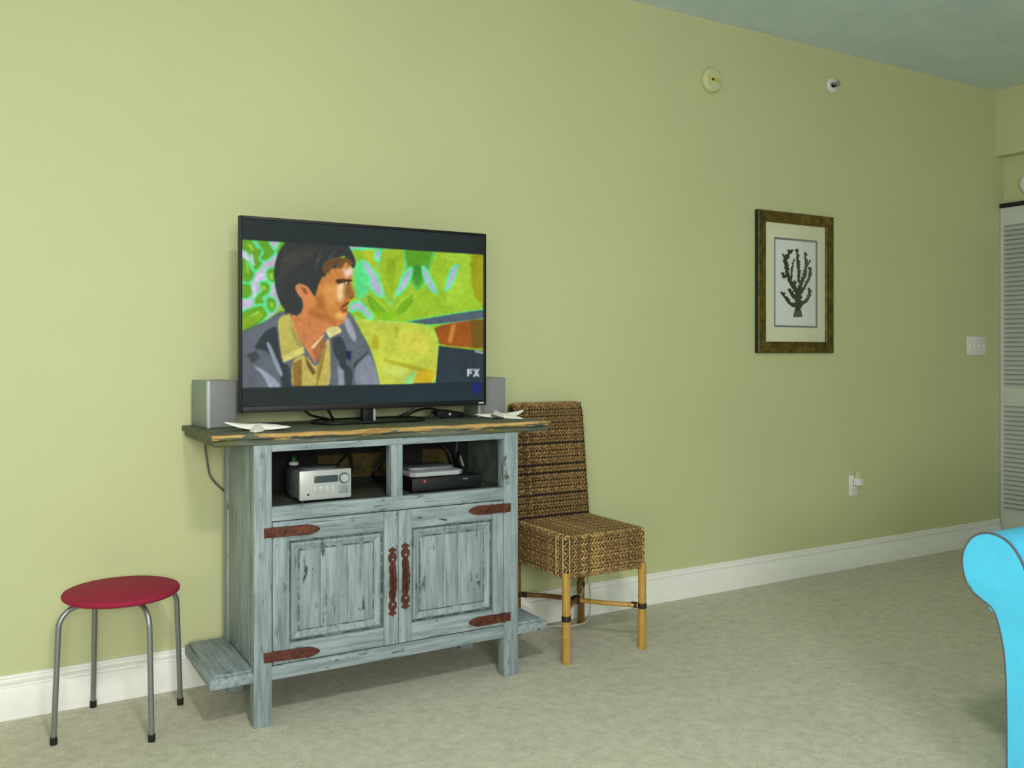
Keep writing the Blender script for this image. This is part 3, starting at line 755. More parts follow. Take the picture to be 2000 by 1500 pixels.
def paint_screen(w, h, step):
    """draw the programme on a fine grid of coloured vertices, millimetres from the lower left corner"""
    nx, nz = int(w / step) + 1, int(h / step) + 1
    X, Z = np.meshgrid(np.linspace(0, w, nx), np.linspace(0, h, nz))
    lin = lambda c: np.array(S(*c)[:3])
    img = np.empty((nz, nx, 3)); img[:] = lin((24, 31, 35))
    img *= (1 + 0.25 * np.sin(X / w * 3.0 + .4) * (0.4 + 0.6 * Z / h))[..., None]
    rng = np.random.default_rng(4); bands = img.copy()
    for col, poly, oc, ow, soft in PICTURE:
        P = np.array(poly, float)
        if len(P) >= 5 and col != (188, 194, 200):
            for _ in range(2):
                N = np.roll(P, -1, 0); P = np.stack([P * .8 + N * .2, P * .2 + N * .8], 1).reshape(-1, 2)
        Q = np.roll(P, -1, 0)
        pad = 12 + ow + soft
        msk = (X > P[:, 0].min() - pad) & (X < P[:, 0].max() + pad) & (Z > P[:, 1].min() - pad) & (Z < P[:, 1].max() + pad)
        x = X[msk]; z = Z[msk]; inside = np.zeros(x.shape, bool); dist = np.full(x.shape, 1e9)
        for (ax, az), (bx, bz) in zip(P, Q):
            if az != bz:
                c = ((az > z) != (bz > z)) & (x < (bx - ax) * (z - az) / (bz - az) + ax); inside ^= c
            dx, dz = bx - ax, bz - az; L2 = dx*dx + dz*dz + 1e-9
            t = np.clip(((x - ax)*dx + (z - az)*dz) / L2, 0, 1)
            dist = np.minimum(dist, np.hypot(x - ax - t*dx, z - az - t*dz))
        sd = np.where(inside, -dist, dist)
        cur = img[msk]
        if oc is not None:
            a = np.clip(0.5 - (sd - ow) / 3.0, 0, 1)[:, None]; cur = cur * (1 - a) + lin(oc) * a
        a = np.clip(0.5 - sd / soft, 0, 1)[:, None]
        cur = cur * (1 - a) + lin(col) * a; img[msk] = cur
    # the programme fills its own rectangle only; the bands above and below stay dark
    (xl, zt), (xr, zt2), (xr2, zb2), (xl2, zb) = PICTURE[0][1]
    zt_line = zt + (zt2 - zt) * (X - xl) / (xr - xl); zb_line = zb + (zb2 - zb) * (X - xl) / (xr - xl)
    keep = (Z < zt_line) & (Z > zb_line) & (X > xl) & (X < xr)
    blue = (Z < zb_line) & (X > 880) & (img[..., 2] > 1.6 * img[..., 1])
    img = np.where((keep | blue)[..., None], img, bands)
    def vnoise(cell):
        g = rng.random((int(h / cell) + 3, int(w / cell) + 3)); u = X / cell; v = Z / cell
        iu, iv = u.astype(int), v.astype(int); fu, fv = u - iu, v - iv
        fu = fu * fu * (3 - 2 * fu); fv = fv * fv * (3 - 2 * fv)
        return (g[iv, iu] * (1 - fu) + g[iv, iu + 1] * fu) * (1 - fv) + (g[iv + 1, iu] * (1 - fu) + g[iv + 1, iu + 1] * fu) * fv - .5
    tex = 1 + .20 * vnoise(42) + .20 * vnoise(15) + .18 * vnoise(6)
    img *= np.where(keep[..., None], tex[..., None], 1)
    for _ in range(1):
        p = np.pad(img, ((1, 1), (1, 1), (0, 0)), 'edge')
        img = (p[1:-1, 1:-1] * 2 + p[:-2, 1:-1] + p[2:, 1:-1] + p[1:-1, :-2] + p[1:-1, 2:]) / 6
    img *= 1 + 0.03 * rng.standard_normal((nz, nx, 1))
    return nx, nz, X, Z, np.clip(img, 0, 1)
sw, sh = (TVX1 - TVX0) * 1000, (TVZ1 - TVZ0) * 1000
nx, nz, X, Z, img = paint_screen(sw, sh, 2.6)
i0, i1 = int(8 / 2.6), nx - int(8 / 2.6); j0, j1 = int(18 / 2.6), nz - int(8 / 2.6)
X, Z, img = X[j0:j1, i0:i1], Z[j0:j1, i0:i1], img[j0:j1, i0:i1]
nz, nx = X.shape
co = np.stack([X / 1000 + TVX0 - 1.221, np.full(X.shape, TVY + .004 - 3.10), Z / 1000 + TVZ0 - TZ], -1).reshape(-1, 3)
idx = np.arange(nx * nz).reshape(nz, nx)
faces = np.stack([idx[:-1, :-1], idx[:-1, 1:], idx[1:, 1:], idx[1:, :-1]], -1).reshape(-1, 4)
me = bpy.data.meshes.new('screen'); me.from_pydata(co.tolist(), [], faces.tolist())
att = me.color_attributes.new('Col', 'FLOAT_COLOR', 'POINT')
att.data.foreach_set('color', np.concatenate([img.reshape(-1, 3), np.ones((nx * nz, 1))], 1).astype(np.float32).ravel())
me.materials.append(M['screen'])
scr = bpy.data.objects.new('screen', me); COL.objects.link(scr); scr.parent = tv
scr['label'] = 'lit screen with a man in profile and a small FX channel mark'

def stadium(x0, x1, y0, y1, r, n=8):
    out = []
    for cx_, cy_, a0 in ((x1 - r, y1 - r, 0), (x0 + r, y1 - r, 90), (x0 + r, y0 + r, 180), (x1 - r, y0 + r, 270)):
        for k in range(n + 1):
            a = math.radians(a0 + 90 * k / n); out.append((cx_ + r * math.cos(a), cy_ + r * math.sin(a)))
    return out
obj('stand_base', prism(bmesh.new(), stadium(1.035, 1.440, 3.055, 3.235, .07), 'z', TZ + .002, TZ + .008, .001), M['smoked'], tv)
obj('base_rim', T([(x, y, TZ + .006) for x, y in stadium(1.032, 1.443, 3.052, 3.238, .072)], .0055, 8, closed=True), M['black'], tv)
nk = obj('stand_neck', B(1.192, 1.232, 3.085, 3.115, TZ + .006, TVZ0 + .06, .004), M['black'], tv)
obj('neck_trim', B(1.2325, 1.243, 3.087, 3.113, TZ + .008, TVZ0 + .05, .002), M['silver'], nk)

tc_ = 'black leads hanging under the television'
cable([(.985, 3.14, .995), (.995, 3.14, .975), (1.02, 3.145, .957), (1.06, 3.16, .946), (1.09, 3.19, .940), (1.12, 3.245, .931)], .0045, M['cable_black'], 'black lead curving down left of the television stand', tc_)
cable([(1.072, 3.15, .995), (1.085, 3.15, .972), (1.10, 3.16, .950), (1.115, 3.18, .937)], .0045, M['cable_black'], 'short straight black lead just left of the television stand neck', tc_)
cable([(1.43, 3.14, .995), (1.415, 3.14, .972), (1.39, 3.15, .952), (1.37, 3.18, .937)], .0035, M['cable_black'], 'thin black lead slanting down right of the television stand neck', tc_)
cable([(1.400, 3.18, .937), (1.44, 3.17, .958), (1.485, 3.165, .966), (1.515, 3.165, .962), (1.535, 3.165, .952)], .0045, M['cable_black'], 'black lead arching into the motion sensor', tc_)

sn = thing('motion_sensor', (1.58, 3.165, TZ), 'small black motion sensor lying right of the television stand', 'sensor')
obj('bar', prism(bmesh.new(), [(1.515, .948), (1.530, .962), (1.560, .960), (1.634, .948), (1.638, .932), (1.630, .928), (1.540, .929), (1.522, .936)], 'y', 3.145, 3.185, .003), M['black'], sn)
obj('foot', prism(bmesh.new(), [(1.545, TZ), (1.615, TZ), (1.605, .9305), (1.555, .9305)], 'y', 3.145, 3.185), M['black_matt'], sn)
obj('lens', lathe(bmesh.new(), [(0, -.002), (.0045, -.0015), (.0055, 0)], (1.572, 3.145, .942), 'y', 14), M['plate'], sn)
obj('sensor_lead', T(spline([(1.518, 3.165, .950), (1.500, 3.15, .955), (1.492, 3.14, .945), (1.488, 3.14, .930)], 6), .004, 8), M['cable_black'], sn)

def speaker(fl, ang, w, dep, h, label, group):
    """box speaker: front-left bottom corner, toe-in angle"""
    c, s = math.cos(ang), math.sin(ang)
    o = thing('speaker', (fl[0], fl[1], TZ), label, 'speaker', group)
    def rot(bm):
        for v in bm.verts:
            x, y = v.co.x, v.co.y
            v.co = Vector((fl[0] + x*c - y*s, fl[1] + x*s + y*c, v.co.z))
        return bm
    obj('case', rot(B(0, w, .010, dep, TZ, TZ + h, .003)), M['speaker_side'], o)
    obj('front_frame', rot(B(0, .010, -.002, .012, TZ, TZ + h, .002)), M['speaker_edge'], o)
    obj('grille', rot(B(.010, w, -.001, .011, TZ + .001, TZ + h - .001, .002)), M['speaker_grey'], o)
    return o
speaker((.662, 3.150), math.radians(8), .103, .155, .160, 'small grey box speaker on the cabinet left of the television', 'pair of box speakers')
speaker((1.699, 3.150), math.radians(-6), .118, .140, .156, 'small grey box speaker half hidden behind the right edge of the television', 'pair of box speakers')

def starfish(c, R, rot, h, lift, label, mat, squash=1.0, uneven=(1, 1, 1, 1, 1)):
    bm = bmesh.new(); na, nr = 100, 9; rings = []
    top = bm.verts.new((c[0], c[1], c[2] + h)); bot = bm.verts.new((c[0], c[1], c[2] + .003))
    for side in (1, 0):
        rs = []
        for j in range(1, nr + 1):
            s = j / nr; ring = []
            for k in range(na):
                a = 2*PI*k/na; arm = int(round(a / (2*PI/5))) % 5
                da = (a - arm * 2*PI/5 + PI) % (2*PI) - PI
                q = max(0, math.cos(2.5 * da)) ** 1.0
                Rr = R * (.30 + .70 * uneven[arm] * (max(0.0, 1 - abs(da) / (PI/5)) ** 1.15))
                r = Rr * s; z = c[2] + lift[arm] * (r / R) ** 1.6 * (max(0, 1 - abs(da) * 1.2) ** .5)
                if side: z += (h * (1 - .55 * r / R)) * math.sqrt(max(0, 1 - s * s)) * (1 if s < 1 else 0) + .003
                else: z += .0005 + .002 * s
                ring.append(bm.verts.new((c[0] + r*math.cos(a + rot), c[1] + squash * r*math.sin(a + rot), z)))
            rs.append(ring)
        rings.append(rs)
    for side in (0, 1):
        cen = top if side == 0 else bot; rs = rings[side]
        for k in range(na): bm.faces.new((cen, rs[0][k], rs[0][(k+1) % na]))
        for A_, B_ in zip(rs, rs[1:]):
            for k in range(na): bm.faces.new((A_[k], A_[(k+1) % na], B_[(k+1) % na], B_[k]))
    for k in range(na): bm.faces.new((rings[0][-1][k], rings[0][-1][(k+1) % na], rings[1][-1][(k+1) % na], rings[1][-1][k]))
    return tag(obj('starfish', bm, mat, angle=60), label, 'starfish', 'white starfish on the cabinet top')
starfish((.790, 2.985, TZ), .112, math.radians(178), .020, (.028, .0, .010, .006, .012), 'white starfish lying near the left end of the cabinet top', M['star'])
starfish((1.752, 3.055, TZ), .106, math.radians(4), .018, (.026, .024, .012, .022, .0), 'white starfish with raised arm near the right end of the cabinet top', M['star'])

# cord behind the left end of the cabinet
cable([(.690, 3.318, .888), (.690, 3.316, .84), (.697, 3.316, .79), (.706, 3.316, .745), (.730, 3.316, .71), (.765, 3.316, .675)], .0035, M['cable_grey'], 'thin grey cord drooping behind the left end of the cabinet')
# white cord on the carpet behind the chair
cable([(1.84, 3.285, .005), (1.98, 3.275, .005), (2.12, 3.262, .005), (2.20, 3.225, .005), (2.27, 3.232, .005), (2.330, 3.285, .006), (2.355, 3.312, .02), (2.359, 3.316, .06), (2.358, 3.3165, .12), (2.356, 3.322, .17), (2.356, 3.3285, .24), (2.356, 3.3285, .34)], .004, M['cable_white'], 'white cord on the carpet rising up the wall behind the woven chair')

# ------------------------------------------------------------------ woven chair
ch = thing('woven_chair', (2.10, 3.05, 0), 'woven seagrass side chair with bamboo legs standing right of the cabinet', 'chair')
ROW = .026
def braid_items(path, closed, flip=1):
    """two slanted strands side by side forming a plait along a horizontal path; third value of a path point is its outward normal"""
    items = []; n = len(path)
    for i, (p, tg, nm) in enumerate(path):
        up = nm.cross(tg).normalized()
        for s in (-1, 1):
            ax = (tg * math.cos(.62) + up * math.sin(.62) * s * flip)
            jitter = random.uniform(.88, 1.12)
            c = p + up * s * ROW * .25 + tg * (ROW * .14 * s) + nm * random.uniform(-.0012, .0012)
            b = nm.cross(ax).normalized()
            items.append((c, ax * .0125 * jitter, b * .0057, nm * .0060))
    return items
def rounded_loop(x0, x1, y0, y1, r, step=.0155):
    pts = stadium(x0, x1, y0, y1, r, 6); L = []
    segs = [(Vector((*a, 0)), Vector((*b, 0))) for a, b in zip(pts, pts[1:] + pts[:1])]
    tot = sum((b - a).length for a, b in segs); n = max(8, round(tot / step)); out = []
    for k in range(n):
        d = tot * k / n
        for a, b in segs:
            l = (b - a).length
            if d <= l:
                t = (b - a).normalized(); out.append((a + t * d, t, Vector((t.y, -t.x, 0)))); break
            d -= l
    return out
def loop_mesh(name, loop, flip):
    bm = lumps(bmesh.new(), braid_items(loop, True, flip)); me = bpy.data.meshes.new(name)
    bmesh.ops.recalc_face_normals(bm, faces=bm.faces); bm.to_mesh(me); bm.free(); finish(me, M['grass'], 80); return me
def put(name, me, loc, parent, scale=(1, 1, 1)):
    o = bpy.data.objects.new(name, me); o.location = Vector(loc) - world_loc(parent); o.scale = scale
    COL.objects.link(o); o.parent = parent; return o
# back: leans gently towards the wall
BX0, BX1, BT = 1.921, 2.278, .036
def back_y(z): return 3.208 + (z - .46) * .115
bcx = (BX0 + BX1) / 2
bm = bmesh.new()
sec = [(.345, 0, 1), (.93, 0, 1), (.955, .006, .97), (.964, .012, .93)]
rings = []
for z, ins, sx in sec:
    y = back_y(z); hw = (BX1 - BX0) / 2 * sx
    rings.append([bm.verts.new(p) for p in ((bcx - hw, y + ins*.4, z), (bcx + hw, y + ins*.4, z), (bcx + hw, y + BT - ins*.4, z), (bcx - hw, y + BT - ins*.4, z))])
for A_, B_ in zip(rings, rings[1:]):
    for k in range(4): bm.faces.new((A_[k], A_[(k+1) % 4], B_[(k+1) % 4], B_[k]))
bm.faces.new(rings[0][::-1]); bm.faces.new(rings[-1])
back = obj('backrest', bm, M['grass_core'], ch)
loopA = [loop_mesh('braid_row', rounded_loop(-(BX1-BX0)/2, (BX1-BX0)/2, 0, BT, .010), f) for f in (1, -1)]
n = 21; zlo, zhi = .362, .950
gaps = [1 + (.20 if k in (4, 7, 10, 11, 14) else 0) for k in range(n - 1)]      # wider dark joints between some rows
cum = [0]
for g in gaps: cum.append(cum[-1] + g)
for k in range(n):
    z = zlo + (zhi - zlo) * cum[k] / cum[-1]
    sx = 1.0 if k < n - 2 else (.985 if k == n - 2 else .955)
    put('braid_row', loopA[k % 2], (bcx, back_y(z), z), back, (sx, 1, 1))
def straight(x0, x1, nm, step=.0155):
    n = round((x1 - x0) / step); t = Vector((1, 0, 0))
    return [(Vector((x0 + (x1 - x0) * (i + .5) / n, 0, 0)), t, nm) for i in range(n)]
capm = loop_mesh('braid_row', straight(-.162, .162, Vector((0, 0, 1))), 1)
for dy in (.008, .030): put('braid_row', capm, (bcx, back_y(.962) + dy, .963), back)
# seat
SX0, SX1, SY0, SY1, SZ0, SZ1 = 1.907, 2.289, 2.838, 3.245, .327, .482
seat = obj('seat', B(SX0, SX1, SY0, SY1, SZ0 + .004, SZ1 - .004, .014), M['grass_core'], ch)
scx, scy = (SX0 + SX1) / 2, (SY0 + SY1) / 2
loopS = [loop_mesh('braid_row', rounded_loop(SX0 - scx, SX1 - scx, SY0 - scy, SY1 - scy, .022), f) for f in (1, -1)]
for k in range(6):
    z = SZ0 + .010 + (SZ1 - SZ0 - .024) * k / 5
    put('braid_row', loopS[k % 2], (scx, scy, z), seat, (1, 1, 1) if k < 5 else (.99, .99, 1))
topm = [loop_mesh('braid_row', straight(-.182, .182, Vector((0, 0, 1))), f) for f in (1, -1)]
for k in range(14):
    y = SY0 + .016 + k * .0258
    put('braid_row', topm[k % 2], (scx, y, SZ1 - .001), seat)
# piping cords around the front corner panel of the seat side
for x, y in ((SX0 - .005, SY0 + .062), (SX0 - .006, SY0 + .012), (SX0 + .012, SY0 - .006)):
    obj('corner_cord', T([(x, y, SZ0 + .004), (x, y, SZ1 - .006)], .0032, 8), M['cord'], seat)
LEG = {'fl': (1.917, 2.851), 'fr': (2.278, 2.846), 'bl': (1.936, 3.246), 'br': (2.258, 3.244)}
for kx, (x, y) in LEG.items():
    zs = [0, .004, .09, .095, .10, .105, .11, .20, .205, .21, .215, .22, .345]
    rs = [.0150, .0165, .0160, .0168, .0174, .0168, .0160, .0160, .0168, .0174, .0168, .0160, .0165]
    lg = obj('leg', T([(x, y, z) for z in zs], rs, 16), M['bamboo'] if kx[0] == 'f' else M['bamboo_dark'], ch)
    obj('binding', T([(x, y, .161), (x, y, .165), (x, y, .179), (x, y, .183)], [.0168, .0182, .0182, .0168], 16), M['binding'], lg)
hub = Vector((2.10, 3.05, .172))
for kx, (x, y) in LEG.items():
    p = Vector((x, y, .172)); dv_ = (hub - p); nrm = dv_.normalized()
    a = p + nrm * .014; side = Vector((-nrm.y, nrm.x, 0))
    mid = p + dv_ * .55 + side * .012
    sr = obj('stretcher', T(spline([a, mid, hub - nrm * .004], 6), .0095, 10), M['bamboo_dark'] if kx in ('bl', 'fl') else M['bamboo'], ch)
    obj('binding', T([a + nrm * .006, a + nrm * .030], .0115, 10), M['binding'], sr)
obj('hub_binding', lathe(bmesh.new(), [(0, -.016), (.016, -.014), (.021, 0), (.016, .014), (0, .016)], hub, 'z', 14), M['binding'], ch)
p = Vector((*LEG['br'], 0)); d_ = (hub - p); d_.z = 0; d_.normalize()
obj('curved_brace', T(spline([p + d_ * .012 + Vector((0, 0, .30)), p + d_ * .022 + Vector((0, 0, .255)), p + d_ * .075 + Vector((0, 0, .205)), p + d_ * .15 + Vector((0, 0, .182))], 6), .008, 10), M['bamboo_dark'], ch)

# ------------------------------------------------------------------ stool
so = thing('stool', (.386, 3.10, 0), 'round crimson plastic stool with grey metal legs left of the cabinet', 'stool')
obj('seat', lathe(bmesh.new(), [(0, .412), (.150, .412), (.164, .414), (.172, .420), (.1735, .426), (.171, .4315), (.165, .434), (0, .4335)], (.388, 3.095, 0), 'z', 64), M['red'], so)
C = Vector((.388, 3.095, 0))
for bx, by in ((.192, 3.048), (.326, 3.303), (.450, 2.921), (.580, 3.179)):
    foot = Vector((bx, by, 0)); out = foot - C; out.z = 0; R_ = out.length; u = out.normalized()
    if u.y < 0 and u.x < 0: pass
    bend = C + u * (R_ - .012)
    pts = [C + u * .06 + Vector((0, 0, .404)), C + u * (R_ - .075) + Vector((0, 0, .404))]
    for k in range(1, 9):
        a = PI/2 * k / 8; pts.append(C + u * (R_ - .075 + .062 * math.sin(a)) + Vector((0, 0, .404 - .062 * (1 - math.cos(a)))))
    pts.append(foot + Vector((0, 0, .018)))
    lg = obj('leg', T(pts, .0085, 14), M['steel'], so)
    obj('rubber_foot', T([foot, foot + Vector((0, 0, .022))], [.0105, .0105], 14), M['rubber'], lg)

# ------------------------------------------------------------------ framed coral print
FX0, FX1, FZ0, FZ1, FY = 3.397, 3.957, 1.179, 1.908, 3.310
fr = thing('framed_print', (3.676, WY, FZ0), 'framed dark coral print hanging on the green wall', 'picture')
fw = .058
def mitred(a, b, c, d):
    """one frame rail: outer edge a-b, inner edge d-c, moulded in depth"""
    bm = bmesh.new(); rows = []
    for t, y in ((0, WY - .001), (0, FY + .004), (.12, FY), (.55, FY + .004), (.9, FY + .002), (1, FY + .006), (1, WY - .001)):
        p = [(a[0] + (d[0]-a[0])*t, y, a[1] + (d[1]-a[1])*t), (b[0] + (c[0]-b[0])*t, y, b[1] + (c[1]-b[1])*t)]
        rows.append([bm.verts.new(q) for q in p])
    n = len(rows)
    for k in range(n): A_, B_ = rows[k], rows[(k+1) % n]; bm.faces.new((A_[0], A_[1], B_[1], B_[0]))
    bm.faces.new([r[0] for r in rows]); bm.faces.new([r[1] for r in rows][::-1]); return bm
o4 = [(FX0, FZ0), (FX1, FZ0), (FX1, FZ1), (FX0, FZ1)]; i4 = [(FX0+fw, FZ0+fw), (FX1-fw, FZ0+fw), (FX1-fw, FZ1-fw), (FX0+fw, FZ1-fw)]
for k in range(4): obj('frame_rail', mitred(o4[k], o4[(k+1) % 4], i4[(k+1) % 4], i4[k]), M['gilt'], fr, 25)
bm = bmesh.new()
for a in ((FX0 - .002, FX0 + .0005, FZ0, FZ1), (FX1 - .0005, FX1 + .002, FZ0, FZ1)): box(bm, a[0], a[1], FY + .004, WY - .001, a[2], a[3])
obj('frame_edge', bm, M['frame_edge'], fr)
px0, px1, pz0, pz1 = 3.519, 3.842, 1.312, 1.776
bm = bmesh.new()
mx0, mx1, mz0, mz1 = FX0 + fw - .004, FX1 - fw + .004, FZ0 + fw - .004, FZ1 - fw + .004
for a in ((mx0, px0, mz0, mz1), (px1, mx1, mz0, mz1), (px0, px1, mz0, pz0), (px0, px1, pz1, mz1)): box(bm, a[0], a[1], FY + .012, FY + .016, a[2], a[3])
obj('mat_board', bm, M['mat'], fr)
bm = bmesh.new(); e = .010
for a in ((px0, px0+e, pz0, pz1), (px1-e, px1, pz0, pz1), (px0+e, px1-e, pz0, pz0+e), (px0+e, px1-e, pz1-e, pz1)): box(bm, a[0], a[1], FY + .0125, FY + .017, a[2], a[3])
obj('mat_border', bm, M['mat_line'], fr)
obj('paper', B(px0 - .01, px1 + .01, FY + .0165, FY + .0185, pz0 - .01, pz1 + .01), M['paper'], fr)
CORAL = [[(23,-129),(27,-89),(28,-51)],[(23,-116),(-27,-112),(-64,-86),(-91,-58)],[(42,-110),(88,-87),(112,-54),(108,-27)],[(19,-89),(-19,-63),(-38,-37)],[(27,-56),(-11,-20),(-42,21),(-64,84),(-68,116),(-34,165)],[(-64,36),(-85,30),(-91,46)],[(-68,121),(-85,141)],[(31,-56),(42,-8),(73,47),(81,102),(73,161)],[(85,91),(112,120)],[(50,-45),(96,16),(116,55),(108,82)],[(28,13),(28,67),(24,110),(11,173)],[(-27,22),(-23,65),(-8,124)],[(0,-25),(0,7)]]
CW = [22, 13, 13, 14, 16, 11, 9, 14, 9, 12, 12, 8, 9]
ROOT = [(-15,-178),(57,-177),(50,-147),(34,-126),(4,-127),(-4,-148)]
rnd = random.Random(3)
bm = bmesh.new(); PY = FY + .0163
def blob(cx_, cz_, r, y):
    n = 9; bm.faces.new([bm.verts.new((cx_ + r * rnd.uniform(.75, 1.2) * math.cos(2*PI*k/n), y, cz_ + r * rnd.uniform(.75, 1.2) * math.sin(2*PI*k/n))) for k in range(n)])
lay = 0
for br, w in zip(CORAL, CW):
    pts = spline([(a / 1000, 0, b / 1000) for a, b in br], 10)
    for i, q in enumerate(pts):
        t = i / len(pts); lay += 1
        blob(3.676 + q.x, 1.545 + q.z, w / 1000 * (1 - .35 * t) * rnd.uniform(.75, 1.05), PY - lay * 2e-6)
        if rnd.random() < .45: lay += 1; blob(3.676 + q.x + rnd.choice((-1, 1)) * w / 1000 * .8, 1.545 + q.z + .004, w / 1000 * .5, PY - lay * 2e-6)
obj('coral_print', bm, M['ink'], fr)
bm = bmesh.new(); bm.faces.new([bm.verts.new((3.676 + a / 1000, PY, 1.545 + b / 1000)) for a, b in ROOT])
obj('coral_root', bm, M['ink2'], fr)
obj('glass', B(FX0 + fw - .003, FX1 - fw + .003, FY + .008, FY + .010, FZ0 + fw - .003, FZ1 - fw + .003), M['glass'], fr)

# ------------------------------------------------------------------ fittings on the walls
dt = thing('alarm_sounder', (3.090, WY, 2.515), 'round cream alarm sounder high on the green wall', 'alarm')
obj('case', lathe(bmesh.new(), [(.058, -.001), (.060, -.006), (.060, -.022), (.055, -.030), (.046, -.034), (0, -.034)], (3.090, WY, 2.515), 'y', 40), M['cream'], dt)
obj('ring', lathe(bmesh.new(), [(.044, -.033), (.044, -.036), (.040, -.036), (.040, -.033)], (3.090, WY, 2.515), 'y', 40), M['cream'], dt)
obj('band', B(3.050, 3.128, WY - .037, WY - .033, 2.506, 2.520, .001), M['cream_band'], dt)
obj('sound_hole', lathe(bmesh.new(), [(.007, -.0375), (.007, -.036), (0, -.036)], (3.078, WY, 2.513), 'y', 16), M['dark_hole'], dt)

sp = thing('sprinkler', (3.968, WY, 2.624), 'small chrome sidewall sprinkler head high on the wall', 'sprinkler')
obj('escutcheon', lathe(bmesh.new(), [(.038, -.001), (.038, -.004), (.034, -.008), (.020, -.010), (.018, -.006), (0, -.006)], (3.968, WY, 2.624), 'y', 32), M['plate'], sp)
obj('nozzle', lathe(bmesh.new(), [(.012, -.006), (.012, -.022), (.007, -.026), (.007, -.030), (0, -.030)], (3.968, WY, 2.624), 'y', 20), M['dark_hole'], sp)
bm = bmesh.new(); box(bm, 3.953, 3.957, WY - .044, WY - .020, 2.620, 2.628, .001); box(bm, 3.979, 3.983, WY - .044, WY - .020, 2.620, 2.628, .001)
obj('frame_arm', bm, M['chrome'], sp)
obj('deflector', lathe(bmesh.new(), [(.016, -.042), (.016, -.045), (0, -.045), ], (3.968, WY, 2.624), 'y', 20), M['chrome'], sp)

sx = thing('light_switch', (5.262, WY, 1.165), 'white switch plate with four toggles beside the louvred door', 'switch')
obj('plate', B(5.170, 5.354, WY - .007, WY - .0005, 1.165, 1.280, .003), M['plate'], sx)
for k in range(4):
    x = 5.193 + k * .046
    obj('toggle', prism(bmesh.new(), [(WY - .006, 1.212), (WY - .006, 1.234), (WY - .018, 1.226), (WY - .019, 1.219)], 'x', x - .0055, x + .0055), M['plate'], sx)

ol = thing('wall_outlet', (4.138, WY, .393), 'white outlet plate low on the wall near the corner', 'outlet')
obj('plate', B(4.103, 4.173, WY - .006, WY - .0005, .393, .508, .003), M['plate'], ol)
for z in (.426, .475):
    so_ = obj('socket', prism(bmesh.new(), [(4.138 + a, z + b) for a, b in stadium(-.0165, .0165, -.0145, .0145, .012, 4)], 'y', WY - .0075, WY - .0055), M['plate'], ol)
    for x in (4.132, 4.144): obj('slot', B(x - .001, x + .001, WY - .0079, WY - .0074, z - .004, z + .005), M['dark_hole'], so_)
nl = thing('night_light', (4.150, WY - .02, .44), 'small white plug-in night light in the wall outlet', 'night light')
obj('body', B(4.132, 4.176, WY - .042, WY - .0085, .452, .492, .006), M['plate'], nl)
obj('shade', prism(bmesh.new(), [(WY - .040, .490), (WY - .012, .490), (WY - .018, .528), (WY - .034, .528)], 'x', 4.136, 4.172, .003), M['cream'], nl)

al = thing('round_alarm', (XR, 3.150, 2.22), 'round white alarm on the right wall above the louvred door', 'alarm')
obj('case', lathe(bmesh.new(), [(.074, -.001), (.074, -.020), (.066, -.032), (.05, -.036), (0, -.036)], (XR, 3.150, 2.22), 'x', 40), M['plate'], al)
obj('ring', lathe(bmesh.new(), [(.048, -.035), (.048, -.038), (.042, -.038), (.042, -.035)], (XR, 3.150, 2.22), 'x', 40), M['plate'], al)

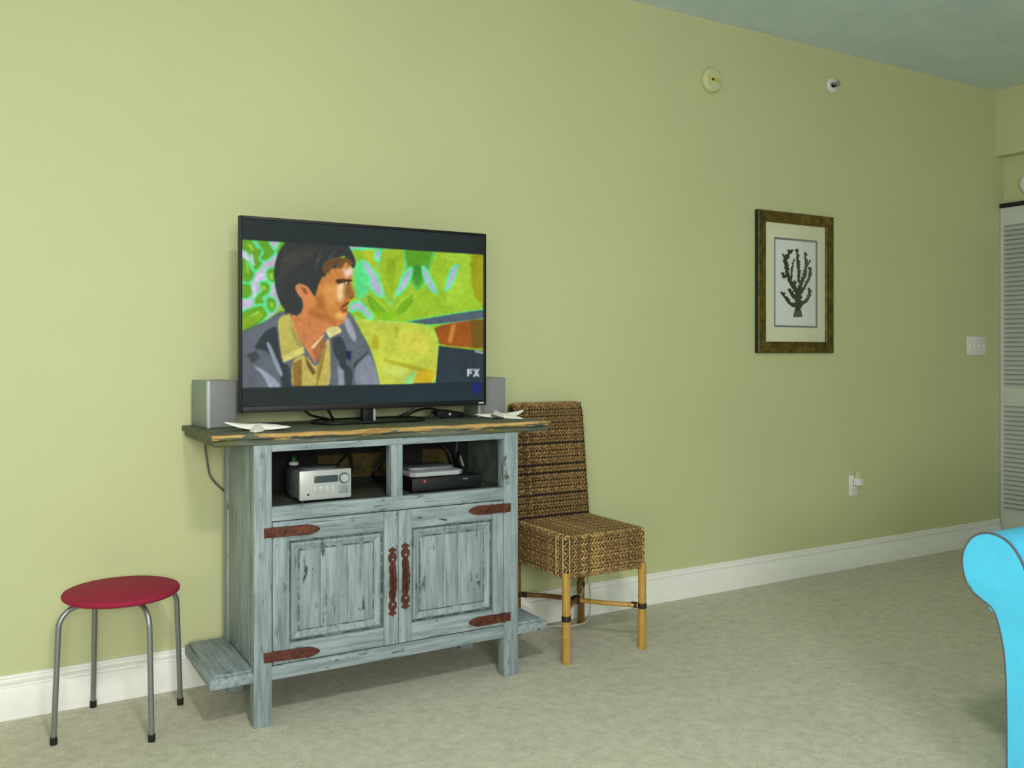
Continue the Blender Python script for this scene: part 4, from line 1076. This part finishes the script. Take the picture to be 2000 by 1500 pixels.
# ------------------------------------------------------------------ sofa at the right edge
sf = thing('sofa', (2.75, .35, 0), 'turquoise leather sofa with a rolled arm at the right edge', 'sofa')
AX = 2.301
ARM = [(1.371, .05), (1.371, .20), (1.375, .366), (1.388, .45), (1.407, .503), (1.440, .524), (1.472, .545), (1.489, .580), (1.494, .616), (1.488, .650), (1.468, .682), (1.440, .699), (1.405, .703), (1.370, .690), (1.343, .662), (1.322, .620), (1.308, .560), (1.300, .48), (1.298, .05)]
def arm(shift, flip, name='arm'):
    prof = [((v[0] if not flip else -v[0] + shift), v[1]) for v in ARM]
    sm = [(p.x, p.y) for p in spline([(a, b, 0) for a, b in prof], 4)]
    body = obj(name, prism(bmesh.new(), sm, 'x', AX + .012, 3.12, .012), M['leather'], sf, 50)
    cx_ = sum(p[0] for p in sm) / len(sm); cz_ = .45
    inner = [(p[0] + (.006 if p[0] < cx_ else -.006) * 1.0, p[1] - (.006 if p[1] > .1 else 0)) for p in sm]
    fpn = obj('arm_front', prism(bmesh.new(), sm, 'x', AX - .004, AX + .014, .006), M['leather'], body, 50)
    obj('piping', T([(AX - .0015, p[0], p[1]) for p in sm], .0036, 8), M['piping'], body)
    return body
arm(0, False); arm(.70, True)
ya, yb = -.598, 1.298
obj('base', B(2.34, 3.12, ya, yb, .06, .28, .02), M['leather'], sf)
obj('back', B(2.98, 3.20, ya - .02, yb + .02, .05, .86, .05, 4), M['leather'], sf)
n = 3
for k in range(n):
    y0 = ya + (yb - ya) * k / n; y1 = ya + (yb - ya) * (k + 1) / n
    obj('seat_cushion', B(2.32, 2.98, y0 + .004, y1 - .004, .281, .44, .04, 4), M['leather'], sf)
    obj('back_cushion', B(2.78, 2.985, y0 + .006, y1 - .006, .445, .88, .06, 4), M['leather'], sf)
for x in (2.37, 3.10):
    for y in (-.62, 1.325): obj('foot', lathe(bmesh.new(), [(.018, 0), (.026, .03), (.028, .062)], (x, y, 0), 'z', 16), M['bamboo_dark'], sf)

# ------------------------------------------------------------------ ceiling lamp above the camera
LX, LY = 0.45, 0.35
cl = thing('ceiling_lamp', (LX, LY, ZC - .12), 'round frosted ceiling lamp near the middle of the room', 'lamp')
obj('base_plate', lathe(bmesh.new(), [(.16, -.0005), (.16, -.02), (.15, -.028), (0, -.028)], (LX, LY, ZC), 'z', 32), M['plate'], cl)
obj('glass_bowl', lathe(bmesh.new(), [(.15, -.027), (.148, -.05), (.12, -.085), (.07, -.105), (0, -.112)], (LX, LY, ZC), 'z', 32), M['lamp_glass'], cl)
pl_ = bpy.data.lights.new('ceiling_lamp_light', 'AREA'); pl_.shape = 'DISK'; pl_.size = .30; pl_.energy = 36; pl_.color = (1.0, .975, .92)
lo_ = bpy.data.objects.new('ceiling_lamp_light', pl_); lo_.location = (LX, LY, ZC - .118); COL.objects.link(lo_)
